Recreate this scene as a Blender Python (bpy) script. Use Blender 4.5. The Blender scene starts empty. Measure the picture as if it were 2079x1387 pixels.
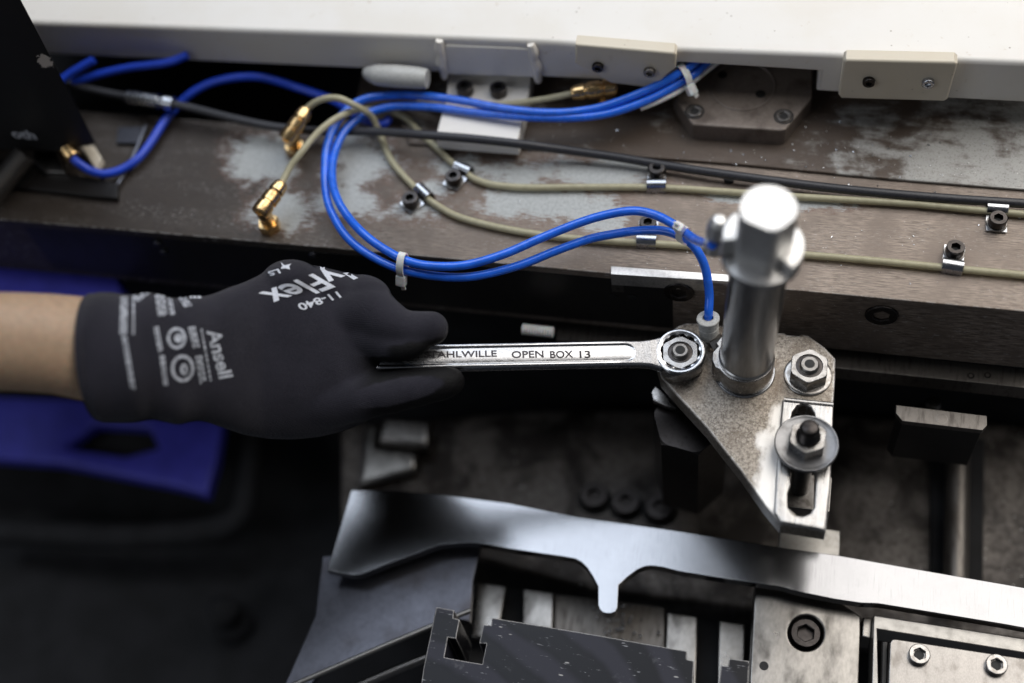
import bpy, bmesh, math, random
from mathutils import Vector, Matrix
from mathutils.bvhtree import BVHTree
random.seed(7)
S = 0.001                     # all coordinates below are millimetres
scene = bpy.context.scene
COL = scene.collection
R = math.radians

# ------------------------------------------------------------ camera
FP = 2600.0                   # focal length in pixels of a 2079 px wide frame
SL, VT, NY = .105, 13000.0, 1587.0
_n = Vector((FP * FP / VT - SL * NY, NY, FP)).normalized()
_Z = -_n
_X = Vector((VT, SL * VT, -FP)).normalized()
_Y = _Z.cross(_X)
A = Matrix((_X, _Y, _Z))      # camera (right, down, forward) -> world
CR, CD, CF = A.col[0].copy(), A.col[1].copy(), A.col[2].copy()

def ray(px, py):
    return A @ Vector(((px - 1039.5) / FP, (py - 693.5) / FP, 1.0))
CAM = -ray(1500, 750) * 520.0

def U(px, py, z):             # photo pixel -> point on the level z
    r = ray(px, py)
    return CAM + r * ((z - CAM.z) / r.z)

def UD(px, py, d):            # photo pixel -> point at camera depth d
    return CAM + ray(px, py) * d

def UP(px, py, p0, n):        # photo pixel -> point on a plane
    r = ray(px, py)
    return CAM + r * ((p0 - CAM).dot(n) / r.dot(n))

def PX(p):                    # point -> photo pixel, depth
    c = A.transposed() @ (p - CAM)
    return 1039.5 + FP * c.x / c.z, 693.5 + FP * c.y / c.z, c.z

cd = bpy.data.cameras.new('camera')
cam = bpy.data.objects.new('camera', cd)
COL.objects.link(cam)
scene.camera = cam
m3 = Matrix((CR, -CD, -CF)).transposed()
cam.matrix_world = Matrix.Translation(CAM * S) @ m3.to_4x4()
cd.sensor_width = 36
cd.lens = 36 * FP / 2079
cd.clip_start, cd.clip_end = .02, 20
cd.dof.use_dof = True
cd.dof.focus_distance = .516
cd.dof.aperture_fstop = 2.5
cd.dof.aperture_blades = 9

# ------------------------------------------------------------ light
w = bpy.data.worlds.new('World')
scene.world = w
w.use_nodes = True
w.node_tree.nodes['Background'].inputs[0].default_value = (.62, .68, .8, 1)
w.node_tree.nodes['Background'].inputs[1].default_value = .072
scene.view_settings.view_transform = 'Standard'
scene.view_settings.look = 'None'
scene.view_settings.exposure = 0.0
scene.view_settings.gamma = 1

def area(name, loc, target, sx, sy, power, color):
    l = bpy.data.lights.new(name, 'AREA')
    l.shape = 'RECTANGLE'
    l.size, l.size_y, l.energy, l.color = sx * S, sy * S, power, color
    o = bpy.data.objects.new(name, l)
    COL.objects.link(o)
    o.location = Vector(loc) * S
    o.rotation_euler = (Vector(target) - Vector(loc)).to_track_quat('-Z', 'Y').to_euler()
    return o
area('ceiling_light_warm', (768, 730, 1000), (768, 730, 0), 1420, 1420, 23.5, (1, .955, .90))
area('ceiling_light_cool', (-394, 590, 1000), (-394, 590, 0), 640, 1060, 7.4, (.80, .88, 1))
area('window_light', (-750, -600, 650), (-200, 0, 0), 500, 400, 1.3, (.86, .91, .98))  # added fill lamp at front left, lifts the dark front faces

# ------------------------------------------------------------ node helpers
class G:
    def __init__(s, name):
        s.m = bpy.data.materials.new(name)
        s.m.use_nodes = True
        s.t = s.m.node_tree
        s.b = s.t.nodes['Principled BSDF']
        s._obj = None
    def new(s, typ, **kw):
        n = s.t.nodes.new(typ)
        for k, v in kw.items():
            setattr(n, k, v)
        return n
    def put(s, sock, v):
        if isinstance(v, bpy.types.NodeSocket):
            s.t.links.new(v, sock)
        elif v is not None:
            if isinstance(v, (tuple, list)) and len(v) == 3 and sock.type == 'RGBA':
                v = (*v, 1)
            sock.default_value = v
    def obj(s):               # object coordinates in mm
        if s._obj is None:
            n = s.new('ShaderNodeTexCoord')
            s._obj = s.vm('SCALE', n.outputs['Object'], sc=1 / S)
        return s._obj
    def pos(s):               # world position in mm
        n = s.new('ShaderNodeNewGeometry')
        return s.vm('SCALE', n.outputs['Position'], sc=1 / S)
    def vm(s, op, a, b=None, sc=None):
        n = s.new('ShaderNodeVectorMath', operation=op)
        s.put(n.inputs[0], a)
        if b is not None: s.put(n.inputs[1], b)
        if sc is not None: n.inputs['Scale'].default_value = sc
        return n.outputs['Value'] if op in ('LENGTH', 'DOT_PRODUCT', 'DISTANCE') else n.outputs[0]
    def ma(s, op, a, b=None, c=None):
        n = s.new('ShaderNodeMath', operation=op)
        for i, v in enumerate((a, b, c)):
            if v is not None: s.put(n.inputs[i], v)
        return n.outputs[0]
    def noise(s, vec, scale, detail=5, rough=.55, dist=0):
        n = s.new('ShaderNodeTexNoise')
        s.put(n.inputs['Vector'], vec)
        n.inputs['Scale'].default_value = scale
        n.inputs['Detail'].default_value = detail
        n.inputs['Roughness'].default_value = rough
        n.inputs['Distortion'].default_value = dist
        return n.outputs[0]
    def vor(s, vec, scale, feature='F1'):
        n = s.new('ShaderNodeTexVoronoi', feature=feature)
        s.put(n.inputs['Vector'], vec)
        n.inputs['Scale'].default_value = scale
        return n.outputs[0]
    def mr(s, v, a, b, c=0., d=1.):
        n = s.new('ShaderNodeMapRange', interpolation_type='SMOOTHSTEP')
        s.put(n.inputs[0], v)
        for i, x in enumerate((a, b, c, d)): n.inputs[i + 1].default_value = x
        return n.outputs[0]
    def mix(s, f, a, b):
        n = s.new('ShaderNodeMix', data_type='RGBA')
        s.put(n.inputs[0], f); s.put(n.inputs[6], a); s.put(n.inputs[7], b)
        return n.outputs[2]
    def mul(s, v, k):
        return s.vm('MULTIPLY', v, k)
    def bump(s, h, strength=.5, dist=.2):
        n = s.new('ShaderNodeBump')
        n.inputs['Strength'].default_value = strength
        n.inputs['Distance'].default_value = dist * S
        s.put(n.inputs['Height'], h)
        return n.outputs[0]
    def edge(s, rad=.5):      # 1 at sharp edges: worn corners
        bv = s.new('ShaderNodeBevel', samples=4)
        bv.inputs['Radius'].default_value = rad * S
        g = s.new('ShaderNodeNewGeometry')
        d = s.vm('DOT_PRODUCT', bv.outputs[0], g.outputs['Normal'])
        return s.mr(d, .995, .93)
    def set(s, col=None, rough=None, metal=None, nrm=None, **kw):
        s.put(s.b.inputs['Base Color'], col)
        s.put(s.b.inputs['Roughness'], rough)
        s.put(s.b.inputs['Metallic'], metal)
        if nrm is not None: s.put(s.b.inputs['Normal'], nrm)
        for k, v in kw.items():
            s.put(s.b.inputs[k.replace('_', ' ')], v)
        return s.m

def metal(name, col, rough, dirt=(.05, .045, .04), damt=.35, scale=.25, stretch=(1, 1, 1), bump=.1, edge=None, mt=1.):
    g = G(name)
    v = g.mul(g.obj(), stretch)
    n1 = g.noise(v, scale, 6)
    n2 = g.noise(v, scale * 9, 4)
    f = g.mr(n1, .48, .72, 0, damt)
    c = g.mix(f, col, dirt)
    c = g.mix(g.mr(n2, .3, .75, 0, .35), c, tuple(x * .45 for x in col))
    r = g.ma('ADD', g.ma('MULTIPLY', n1, .25), rough - .1)
    if edge:
        c = g.mix(g.ma('MULTIPLY', g.edge(.22), g.mr(n2, .35, .6, 0, .7)), c, edge)
    return g.set(c, r, mt, g.bump(n2, bump, .15))

def plain(name, col, rough, metalness=0., bump=0., scale=1., var=.25, **kw):
    g = G(name)
    n = g.noise(g.obj(), scale, 5)
    c = g.mix(g.mr(n, .3, .7), tuple(x * (1 - var) for x in col), tuple(min(1, x * (1 + var)) for x in col))
    n2 = g.noise(g.obj(), scale * .25, 3)
    r = g.ma('ADD', g.ma('MULTIPLY', n2, .2), rough - .1)
    return g.set(c, r, metalness, g.bump(n, bump, .2) if bump else None, **kw)

M = {}
# --- worn machine bed: brown oil patina, machining lines, remains of pale paint
PATCH = [(530, 330, 15, 17), (585, 425, 16, 9), (735, 330, 15, 20), (700, 405, 16, 9), (840, 420, 14, 8), (1010, 350, 24, 8), (1180, 350, 28, 8),
         (1120, 415, 30, 9), (1220, 430, 14, 11), (1270, 330, 12, 9), (1650, 410, 16, 4),
         (1480, 400, 10, 3), (880, 390, 10, 6)]
def bed_material():
    g = G('bed_metal')
    p = g.pos()
    far = 1e3
    mn = None
    for (x, y, rx, ry) in PATCH:
        c = U(x, y, 22)
        d = g.vm('LENGTH', g.mul(g.vm('SUBTRACT', p, (c.x, c.y, 22)), (1 / rx, 1 / ry, .01)))
        mn = d if mn is None else g.ma('MINIMUM', mn, d)
    streak = g.noise(g.mul(p, (.18, 1.6, 1)), 1., 7, .65)
    fine = g.noise(g.mul(p, (.35, 4.5, 1)), 1., 5, .6)
    blot = g.noise(p, .045, 6, .6)
    spk = g.noise(p, .9, 4, .7)
    v = g.ma('ADD', mn, g.ma('MULTIPLY', g.ma('SUBTRACT', blot, .5), 3.4))
    v = g.ma('ADD', v, g.ma('MULTIPLY', g.ma('SUBTRACT', streak, .5), 3.0))
    paint = g.mr(v, 1.2, .62)
    base = g.mix(g.mr(streak, .3, .7), (.110, .084, .066), (.38, .312, .258))
    base = g.mix(g.mr(blot, .4, .65), base, (.19, .15, .122))
    base = g.mix(g.mr(spk, .60, .75, 0, .7), base, (.20, .17, .145))
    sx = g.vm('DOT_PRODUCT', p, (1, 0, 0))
    base = g.mix(g.mr(sx, -40, -260, 0, .86), base, (.022, .017, .014))      # oil film and the left end's weaker light, both put into the colour
    line = g.ma('MULTIPLY', g.mr(fine, .58, .68), g.mr(g.noise(g.mul(p, (.02, .1, 1)), 1., 3), .42, .6))
    base = g.mix(g.ma('MULTIPLY', line, .9), base, (.46, .44, .42))
    pc = g.mix(g.mr(spk, .35, .75), (.44, .455, .45), (.30, .31, .305))
    c = g.mix(paint, base, pc)
    rust = g.ma('MULTIPLY', g.mr(v, 1.35, 1.02), g.mr(v, .95, 1.05))
    c = g.mix(g.ma('MULTIPLY', rust, .7), c, (.13, .055, .03))
    ch = g.mr(g.vor(p, .42), .10, .05)
    chk = g.ma('MULTIPLY', ch, g.mr(g.noise(p, .11, 2), .52, .6))
    c = g.mix(chk, c, (.72, .72, .7))
    c = g.mix(g.ma('MULTIPLY', g.edge(.7), g.mr(g.noise(p, .3, 4), .4, .55)), c, (.6, .58, .55))
    r = g.mr(streak, .3, .75, .34, .6)
    h = g.ma('ADD', g.ma('MULTIPLY', fine, 1.2), g.ma('MULTIPLY', spk, .7))
    return g.set(c, r, g.ma('SUBTRACT', .35, g.ma('MULTIPLY', paint, .3)), g.bump(h, .55, .22))
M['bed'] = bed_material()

def rear_material():
    g = G('rear_ledge_metal')
    p = g.pos()
    n1 = g.noise(p, .035, 7, .62, .4)
    n2 = g.noise(g.mul(p, (.3, 1, 1)), .25, 7, .65)
    n3 = g.noise(p, 1.3, 4, .7)
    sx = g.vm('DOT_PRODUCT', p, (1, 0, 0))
    f = g.ma('ADD', n1, g.ma('MULTIPLY', g.ma('SUBTRACT', n2, .5), .55))
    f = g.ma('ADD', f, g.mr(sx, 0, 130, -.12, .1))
    c = g.mix(g.mr(f, .40, .62), (.095, .070, .054), (.38, .372, .35))
    c = g.mix(g.mr(n3, .5, .72, 0, .6), c, (.05, .042, .038))
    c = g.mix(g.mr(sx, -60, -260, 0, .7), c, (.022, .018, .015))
    ch = g.ma('MULTIPLY', g.mr(g.vor(p, .5), .12, .06), g.mr(g.noise(p, .15, 2), .5, .6))
    c = g.mix(ch, c, (.75, .74, .7))
    return g.set(c, g.mr(n2, .3, .7, .35, .7), .15, g.bump(n3, .4, .25))
M['rear'] = rear_material()

M['castpad'] = metal('cast_pad_metal', (.20, .165, .14), .42, (.07, .05, .04), .8, .09, (1, 1, 1), .5, edge=(.42, .38, .34), mt=.3)
def panel_material(name, col, stain=.5):
    g = G(name)
    p = g.pos()
    n1 = g.noise(p, .03, 5)
    n2 = g.noise(p, .25, 6, .65)
    c = g.mix(g.mr(n1, .4, .7, 0, .5), col, tuple(x * y for x, y in zip(col, (.93, .90, .84))))
    c = g.mix(g.mr(n2, .62, .78, 0, stain), c, (.48, .38, .26))
    d = g.ma('MULTIPLY', g.mr(g.vor(p, .2), .11, .05), g.mr(g.noise(p, .08, 2), .5, .58))
    c = g.mix(g.ma('MULTIPLY', d, .7), c, (.22, .17, .12))
    e = g.ma('MULTIPLY', g.edge(.7), g.mr(n2, .42, .6))
    c = g.mix(g.ma('MULTIPLY', e, .75), c, (.50, .40, .27))
    return g.set(c, .42, 0., g.bump(n2, .12, .3))
M['panel'] = panel_material('cream_paint', (.78, .755, .715), .55)
M['block'] = panel_material('beige_paint', (.66, .60, .49), .45)

def speckle_material():
    g = G('oxidised_plate')
    p = g.obj()
    n1 = g.noise(p, .07, 6, .6)
    n2 = g.noise(p, .95, 6, .8)
    n3 = g.noise(p, 2.1, 4, .75)
    c = g.mix(g.mr(n2, .36, .64), (.105, .085, .068), (.42, .375, .32))
    c = g.mix(g.mr(n1, .45, .68, 0, .7), c, (.15, .115, .085))
    c = g.mix(g.mr(n3, .58, .70, 0, .95), c, (.75, .70, .62))
    c = g.mix(g.mr(n3, .36, .26, 0, .8), c, (.035, .026, .02))
    sc = g.noise(g.mul(p, (.6, 3, 1)), .5, 5, .7)
    c = g.mix(g.mr(sc, .66, .74, 0, .7), c, (.6, .58, .55))
    wp = g.pos(); mnn = None
    for (x, y, rx, ry) in ((1570, 960, 5.5, 24), (1562, 1000, 6, 12), (1583, 850, 4, 7), (1556, 895, 4, 5)):
        cc = U(x, y, 0)
        d = g.vm('LENGTH', g.mul(g.vm('SUBTRACT', wp, (cc.x, cc.y, 0)), (1 / rx, 1 / ry, .01)))
        mnn = d if mnn is None else g.ma('MINIMUM', mnn, d)
    mnn = g.ma('ADD', mnn, g.ma('MULTIPLY', g.ma('SUBTRACT', g.noise(g.mul(wp, (1, .45, 1)), .45, 6, .7), .5), 1.3))
    filed = g.mr(mnn, 1.35, .55)
    c = g.mix(g.ma('MULTIPLY', filed, .92), c, (.78, .76, .73))
    e = g.ma('MULTIPLY', g.edge(1.3), g.mr(g.noise(p, .45, 5, .7), .36, .5))
    c = g.mix(e, c, (.85, .85, .86))
    return g.set(c, g.mr(n2, .3, .7, .3, .48), .75, g.bump(g.ma('ADD', n2, n3), .7, .16))
M['plate'] = speckle_material()

def pad_material():
    g = G('filed_steel')
    p = g.obj()
    n1 = g.noise(g.mul(p, (1, .12, 1)), .9, 5, .6)
    n2 = g.noise(p, .14, 6, .65)
    n3 = g.noise(p, 2.6, 3, .7)
    c = g.mix(g.mr(n1, .35, .7), (.40, .385, .37), (.58, .565, .545))
    c = g.mix(g.mr(n2, .60, .76, 0, .85), c, (.13, .1, .08))
    c = g.mix(g.mr(n3, .3, .22, 0, .8), c, (.1, .08, .06))
    e = g.edge(.5)
    c = g.mix(g.ma('MULTIPLY', e, .6), c, (.85, .85, .86))
    return g.set(c, g.mr(n1, .3, .7, .24, .42), .9, g.bump(g.ma('ADD', n1, g.ma('MULTIPLY', n2, 2)), .5, .25))
M['pad'] = pad_material()

M['chrome'] = metal('satin_chrome', (.80, .80, .81), .26, (.22, .2, .18), .25, .3, bump=.03)
def wrench_material():
    g = G('wrench_chrome')
    a = g.new('ShaderNodeAttribute'); a.attribute_name = 'rough'
    p = g.obj()
    n = g.noise(p, 2.4, 4, .7)
    n1 = g.noise(p, .3, 4)
    n2 = g.noise(g.mul(p, (.15, 1, 1)), 1.2, 4)
    f = a.outputs['Fac']
    c = g.mix(g.ma('MULTIPLY', g.mr(n, .42, .62), g.ma('MULTIPLY', f, .75)), (.56, .56, .57), (.20, .195, .19))
    c = g.mix(g.mr(n1, .6, .8, 0, .12), c, (.5, .48, .46))
    r = g.ma('ADD', g.ma('MULTIPLY', f, .22), g.mr(n2, .3, .7, .16, .28))
    return g.set(c, r, 1., g.bump(g.ma('MULTIPLY', n, f), .5, .14))
M['wrench'] = wrench_material()
M['letter'] = plain('letter_shadow', (.05, .045, .05), .5, .6)
M['pin'] = metal('ground_steel', (.55, .545, .54), .30, (.2, .17, .15), .3, .12, (1, 1, .12), .04)
M['tip'] = metal('tip_steel', (.86, .85, .83), .46, (.4, .38, .35), .2, .3, bump=.05)
M['strip'] = metal('bright_strip', (.85, .82, .78), .4, (.2, .17, .14), .55, .12, (1, 1, 1), .1)
M['steel'] = metal('turned_steel', (.40, .385, .37), .26, (.10, .08, .06), .6, .35, bump=.12, edge=(.8, .8, .8))
M['darkwasher'] = metal('dark_washer_steel', (.22, .22, .225), .30, (.06, .055, .05), .5, .25, bump=.1, edge=(.8, .8, .82))
M['oldsteel'] = metal('dull_steel', (.26, .245, .23), .34, (.06, .05, .04), .7, .3, bump=.25, edge=(.75, .74, .72))
M['zinc'] = metal('zinc_plate', (.52, .535, .565), .24, (.25, .24, .23), .35, .3, bump=.08, edge=(.9, .9, .9))
M['black_ox'] = metal('black_oxide', (.060, .054, .052), .30, (.02, .018, .016), .5, .6, bump=.15, edge=(.30, .28, .27))
M['hole'] = plain('dark_recess', (.006, .006, .006), .6)  # black colour stands in for the shade inside holes and sockets
M['brass'] = metal('brass', (.82, .56, .27), .22, (.10, .06, .03), .5, .35, bump=.08, edge=(.95, .8, .55))
M['blue'] = plain('blue_polyurethane', (.018, .145, .78), .26, 0, 0, .2, .12, Coat_Weight=.35, Coat_Roughness=.15, Subsurface_Weight=.15, Subsurface_Scale=.002)
M['blue_far'] = plain('blue_hose_plastic', (.014, .06, .55), .35, 0, 0, .2, .1)
def nylon_material():
    g = G('yellowed_nylon')
    p = g.obj()
    n = g.noise(p, .35, 5)
    n2 = g.noise(p, 2.2, 3, .7)
    c = g.mix(g.mr(n, .3, .7), (.62, .58, .40), (.52, .48, .32))
    c = g.mix(g.mr(n2, .64, .74, 0, .8), c, (.07, .055, .035))
    return g.set(c, .34, 0, None, Transmission_Weight=.35, IOR=1.4)
M['nylon'] = nylon_material()
M['rubber'] = plain('black_sheath', (.028, .028, .033), .42, 0, .15, 1.5, .3)
M['tie'] = plain('white_nylon', (.80, .80, .78), .4, 0, 0, .5, .1, Subsurface_Weight=.3, Subsurface_Scale=.001)
M['fitplastic'] = plain('grey_plastic', (.46, .46, .44), .42, 0, .05, 1.2, .15)
M['dark'] = metal('dark_machine_face', (.014, .0125, .012), .42, (.006, .005, .005), .5, .08, (1, 1, .4), .3, edge=(.2, .19, .18), mt=.2)
M['void'] = plain('sooty_casting', (.010, .010, .0115), .8, 0, .3, .06, .5)  # near-black colour stands in for the shade of deep machine parts
M['ledge'] = metal('ledge_steel', (.17, .155, .14), .38, (.04, .03, .025), .6, .25, (2.5, .4, 1), .3, edge=(.6, .58, .55), mt=.8)
def casting_material():
    g = G('lower_casting_metal')
    p = g.pos()
    n1 = g.noise(p, .03, 6, .6, .6)
    n2 = g.noise(p, .35, 6, .7)
    c = g.mix(g.mr(n1, .42, .62), (.016, .012, .010), (.13, .115, .103))
    c = g.mix(g.mr(n2, .45, .7, 0, .7), c, (.028, .020, .015))
    ch = g.ma('MULTIPLY', g.mr(g.vor(p, .28), .12, .05), g.mr(g.noise(p, .06, 2), .5, .58))
    c = g.mix(ch, c, (.6, .6, .58))
    return g.set(c, g.mr(n2, .3, .7, .3, .55), .4, g.bump(n2, .7, .6))
M['casting'] = casting_material()
def milled_material():
    g = G('milled_plate_metal')
    p = g.obj()
    n1 = g.noise(g.mul(p, (1, .05, 1)), 1.6, 4, .6)
    n2 = g.noise(p, .05, 5)
    ww = g.new('ShaderNodeTexWave', wave_type='RINGS', rings_direction='Z')
    g.put(ww.inputs['Vector'], g.vm('ADD', p, (-10, 140, 0)))
    ww.inputs['Scale'].default_value = .55
    ww.inputs['Distortion'].default_value = .6
    c = g.mix(g.mr(n2, .4, .65, 0, .5), (.285, .287, .297), (.25, .252, .262))
    c = g.mix(g.mr(n1, .55, .75, 0, .25), c, (.12, .12, .13))
    h = g.ma('ADD', ww.outputs['Fac'], n1)
    return g.set(c, .17, 1., g.bump(h, .10, .05))
M['milled'] = milled_material()
M['greyplate'] = metal('grey_blue_plate', (.10, .102, .12), .30, (.07, .065, .07), .7, .05, (1, 1, 1), .2, edge=(.55, .57, .62), mt=.85)
def slotblock_material():
    g = G('black_anodised')
    p = g.obj()
    n1 = g.noise(p, .12, 6, .65)
    sc = g.noise(g.mul(p, (.25, 1.4, 1)), .8, 5, .7)
    ww = g.new('ShaderNodeTexWave', wave_type='RINGS', rings_direction='Z')
    g.put(ww.inputs['Vector'], g.vm('ADD', p, (60, 95, 0)))
    ww.inputs['Scale'].default_value = .017
    ww.inputs['Distortion'].default_value = 3.5
    ww.inputs['Detail'].default_value = 4
    c = g.mix(g.mr(ww.outputs['Fac'], .35, .9), (.006, .006, .009), (.030, .030, .042))
    c = g.mix(g.mr(n1, .6, .75, 0, .55), c, (.14, .14, .15))
    c = g.mix(g.mr(sc, .64, .70, 0, .9), c, (.42, .42, .44))
    ck = g.ma('MULTIPLY', g.mr(g.vor(g.mul(p, (.5, 1.8, 1)), .22), .14, .08), g.mr(g.noise(p, .07, 2), .54, .6))
    c = g.mix(ck, c, (.5, .49, .48))
    e = g.ma('MULTIPLY', g.edge(.7), g.mr(g.noise(p, .8, 3), .28, .45))
    c = g.mix(e, c, (.62, .6, .58))
    return g.set(c, g.mr(ww.outputs['Fac'], .2, .9, .34, .44), 0., g.bump(n1, .2, .2), Specular_IOR_Level=.22)
M['slotblock'] = slotblock_material()
M['smear'] = metal('oily_steel', (.30, .285, .265), .28, (.022, .018, .015), .8, .10, (.9, .45, 1), .25, edge=(.6, .58, .56))
M['satin'] = metal('satin_steel', (.30, .285, .27), .30, (.14, .12, .10), .5, .22, (1, .6, 1), .15, edge=(.85, .83, .8))
M['bright'] = metal('bright_bar', (.40, .385, .36), .4, (.2, .18, .15), .25, .3, (1, 1, 1), .1)
M['bin'] = plain('blue_bin_plastic', (.05, .05, .40), .45, 0, .05, .1, .12)
def blackbox_material():
    g = G('black_enamel')
    p = g.pos()
    a = UP(91, 121, BOXA, BOXN)
    d = g.vm('LENGTH', g.mul(g.vm('SUBTRACT', p, tuple(a)), (1 / 3.0, 1 / 3.0, 1 / 4.6)))
    n = g.noise(p, .5, 5, .65)
    v = g.ma('ADD', d, g.ma('MULTIPLY', g.ma('SUBTRACT', n, .5), 2.2))
    chip = g.mr(v, .98, .9)
    sp = g.ma('MULTIPLY', g.mr(g.vor(p, .22), .07, .04), g.mr(g.noise(p, .1, 2), .55, .62))
    c = g.mix(chip, (.0065, .0065, .0075), (.5, .46, .42))
    c = g.mix(g.ma('MULTIPLY', sp, .5), c, (.3, .29, .27))
    return g.set(c, .55, 0, g.bump(g.noise(p, 1.2, 3), .08, .1))
BOXZ = 34
BOXA, BOXB = U(130, 308, BOXZ), U(195, 292, BOXZ)
BOXN = (BOXB - BOXA).cross(Vector((0, 0, 1))).normalized()
M['box'] = blackbox_material()
M['print'] = plain('grey_print', (.62, .64, .70), .6, 0, 0, 2., .12)
M['print_far'] = plain('worn_print', (.44, .46, .51), .7, 0, 0, .6, .35)
def glove_material():
    g = G('glove_knit')
    a = g.new('ShaderNodeAttribute'); a.attribute_name = 'coating'
    f = a.outputs['Fac']
    p = g.obj()
    wv = g.new('ShaderNodeTexWave'); g.put(wv.inputs['Vector'], p)
    wv.bands_direction = 'X'; wv.inputs['Scale'].default_value = .62; wv.inputs['Distortion'].default_value = 1.2
    wy = g.new('ShaderNodeTexWave'); g.put(wy.inputs['Vector'], p)
    wy.bands_direction = 'Y'; wy.inputs['Scale'].default_value = .55; wy.inputs['Distortion'].default_value = 1.2
    knit = g.ma('MULTIPLY', wv.outputs['Fac'], wy.outputs['Fac'])
    n = g.noise(p, .05, 4)
    fuzz = g.noise(p, 3., 3, .8)
    c = g.mix(g.mr(n, .35, .7), (.016, .015, .0235), (.025, .0235, .0345))
    c = g.mix(g.mr(fuzz, .45, .7, 0, .45), c, (.060, .058, .075))
    c = g.mix(g.ma('MULTIPLY', knit, .35), c, (.008, .008, .012))
    c = g.mix(f, c, (.0045, .0042, .0047))
    r = g.ma('SUBTRACT', .88, g.ma('MULTIPLY', f, .25))
    h = g.ma('ADD', g.ma('MULTIPLY', knit, g.ma('SUBTRACT', 1., f)), g.ma('MULTIPLY', g.noise(p, .9, 4, .7), 1.3))
    return g.set(c, r, 0, g.bump(h, .8, .35), Sheen_Weight=g.ma('MULTIPLY', g.ma('SUBTRACT', 1., f), .14), Sheen_Roughness=.5, Specular_IOR_Level=.2)
M['glove'] = glove_material()
M['skin'] = plain('skin', (.43, .295, .195), .5, 0, .12, .5, .10, Subsurface_Weight=.35, Subsurface_Scale=.004)

# ------------------------------------------------------------ object helpers
MW = {}                       # world matrix (mm) of each thing
def thing(name, label, cat, loc, rot=None, group=None):
    o = bpy.data.objects.new(name, None)
    o.empty_display_size = .005
    COL.objects.link(o)
    mt = Matrix.Translation(Vector(loc)) @ (rot.to_4x4() if rot is not None else Matrix.Identity(4))
    ms = mt.copy(); ms.translation = mt.translation * S
    o.matrix_world = ms
    MW[o.name] = mt
    o['label'] = label; o['category'] = cat
    if group: o['group'] = group
    return o

def tag(o, label, cat, group=None):
    o['label'] = label; o['category'] = cat
    if group: o['group'] = group
    return o

def obj(name, bm, mat, parent=None, space='W', smooth=None, label=None):
    """bmesh in mm -> one mesh object. space W: world coordinates, L: the parent's own."""
    if parent is not None:
        if space == 'W':
            bm.transform(MW[parent.name].inverted())
        org = None
    else:
        lo = Vector((min(v.co.x for v in bm.verts), min(v.co.y for v in bm.verts), min(v.co.z for v in bm.verts)))
        hi = Vector((max(v.co.x for v in bm.verts), max(v.co.y for v in bm.verts), max(v.co.z for v in bm.verts)))
        org = Vector(((lo.x + hi.x) / 2, (lo.y + hi.y) / 2, lo.z))
        bm.transform(Matrix.Translation(-org))
    bm.normal_update()
    bm.transform(Matrix.Scale(S, 4))
    me = bpy.data.meshes.new(name)
    bm.to_mesh(me); bm.free()
    me.materials.append(M[mat] if isinstance(mat, str) else mat)
    ang = 35 if smooth is None else smooth
    if ang:
        me.shade_smooth()
        me.set_sharp_from_angle(angle=R(ang))
    o = bpy.data.objects.new(name, me)
    COL.objects.link(o)
    if smooth is None:
        wn_ = o.modifiers.new('even_shading', 'WEIGHTED_NORMAL'); wn_.keep_sharp = True; wn_.weight = 60
    if parent is not None:
        o.parent = parent
        MW[o.name] = MW[parent.name]
    else:
        o.location = org * S
        MW[o.name] = Matrix.Translation(org)
    if label: o['label'] = label
    return o

def struct(name, bm, mat, smooth=None):
    o = obj(name, bm, mat, None, smooth=smooth)
    o['kind'] = 'structure'
    return o

def dup(root, loc, rot, label, group=None):
    r = root.copy(); COL.objects.link(r)
    mt = Matrix.Translation(Vector(loc)) @ rot.to_4x4()
    ms = mt.copy(); ms.translation = mt.translation * S
    r.matrix_world = ms
    MW[r.name] = mt
    r['label'] = label
    if group: r['group'] = group
    def kids(src, dst):
        for ch in [c for c in bpy.data.objects if c.parent == src]:
            c = ch.copy(); COL.objects.link(c); c.parent = dst
            c.matrix_parent_inverse = Matrix.Identity(4)
            MW[c.name] = mt
            kids(ch, c)
    kids(root, r)
    return r

def bjoin(*bms):
    out = bms[0]
    for b in bms[1:]:
        me = bpy.data.meshes.new('t'); b.to_mesh(me); out.from_mesh(me); bpy.data.meshes.remove(me); b.free()
    return out

def frame(o, x, y):           # matrix with given origin, x axis and (roughly) y axis
    x = x.normalized(); z = x.cross(y).normalized(); y = z.cross(x)
    m = Matrix((x, y, z)).transposed().to_4x4(); m.translation = o
    return m

def axis_frame(o, z):
    z = z.normalized()
    x = Vector((1, 0, 0)) if abs(z.x) < .8 else Vector((0, 1, 0))
    x = (x - z * x.dot(z)).normalized(); y = z.cross(x)
    m = Matrix((x, y, z)).transposed().to_4x4(); m.translation = o
    return m

def curve_mesh(cu):
    o = bpy.data.objects.new('tmp', cu); COL.objects.link(o)
    dg = bpy.context.evaluated_depsgraph_get()
    me = bpy.data.meshes.new_from_object(o.evaluated_get(dg))
    bm = bmesh.new(); bm.from_mesh(me)
    bpy.data.objects.remove(o); bpy.data.meshes.remove(me)
    bmesh.ops.remove_doubles(bm, verts=bm.verts, dist=1e-3)
    bmesh.ops.recalc_face_normals(bm, faces=bm.faces)
    return bm

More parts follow.
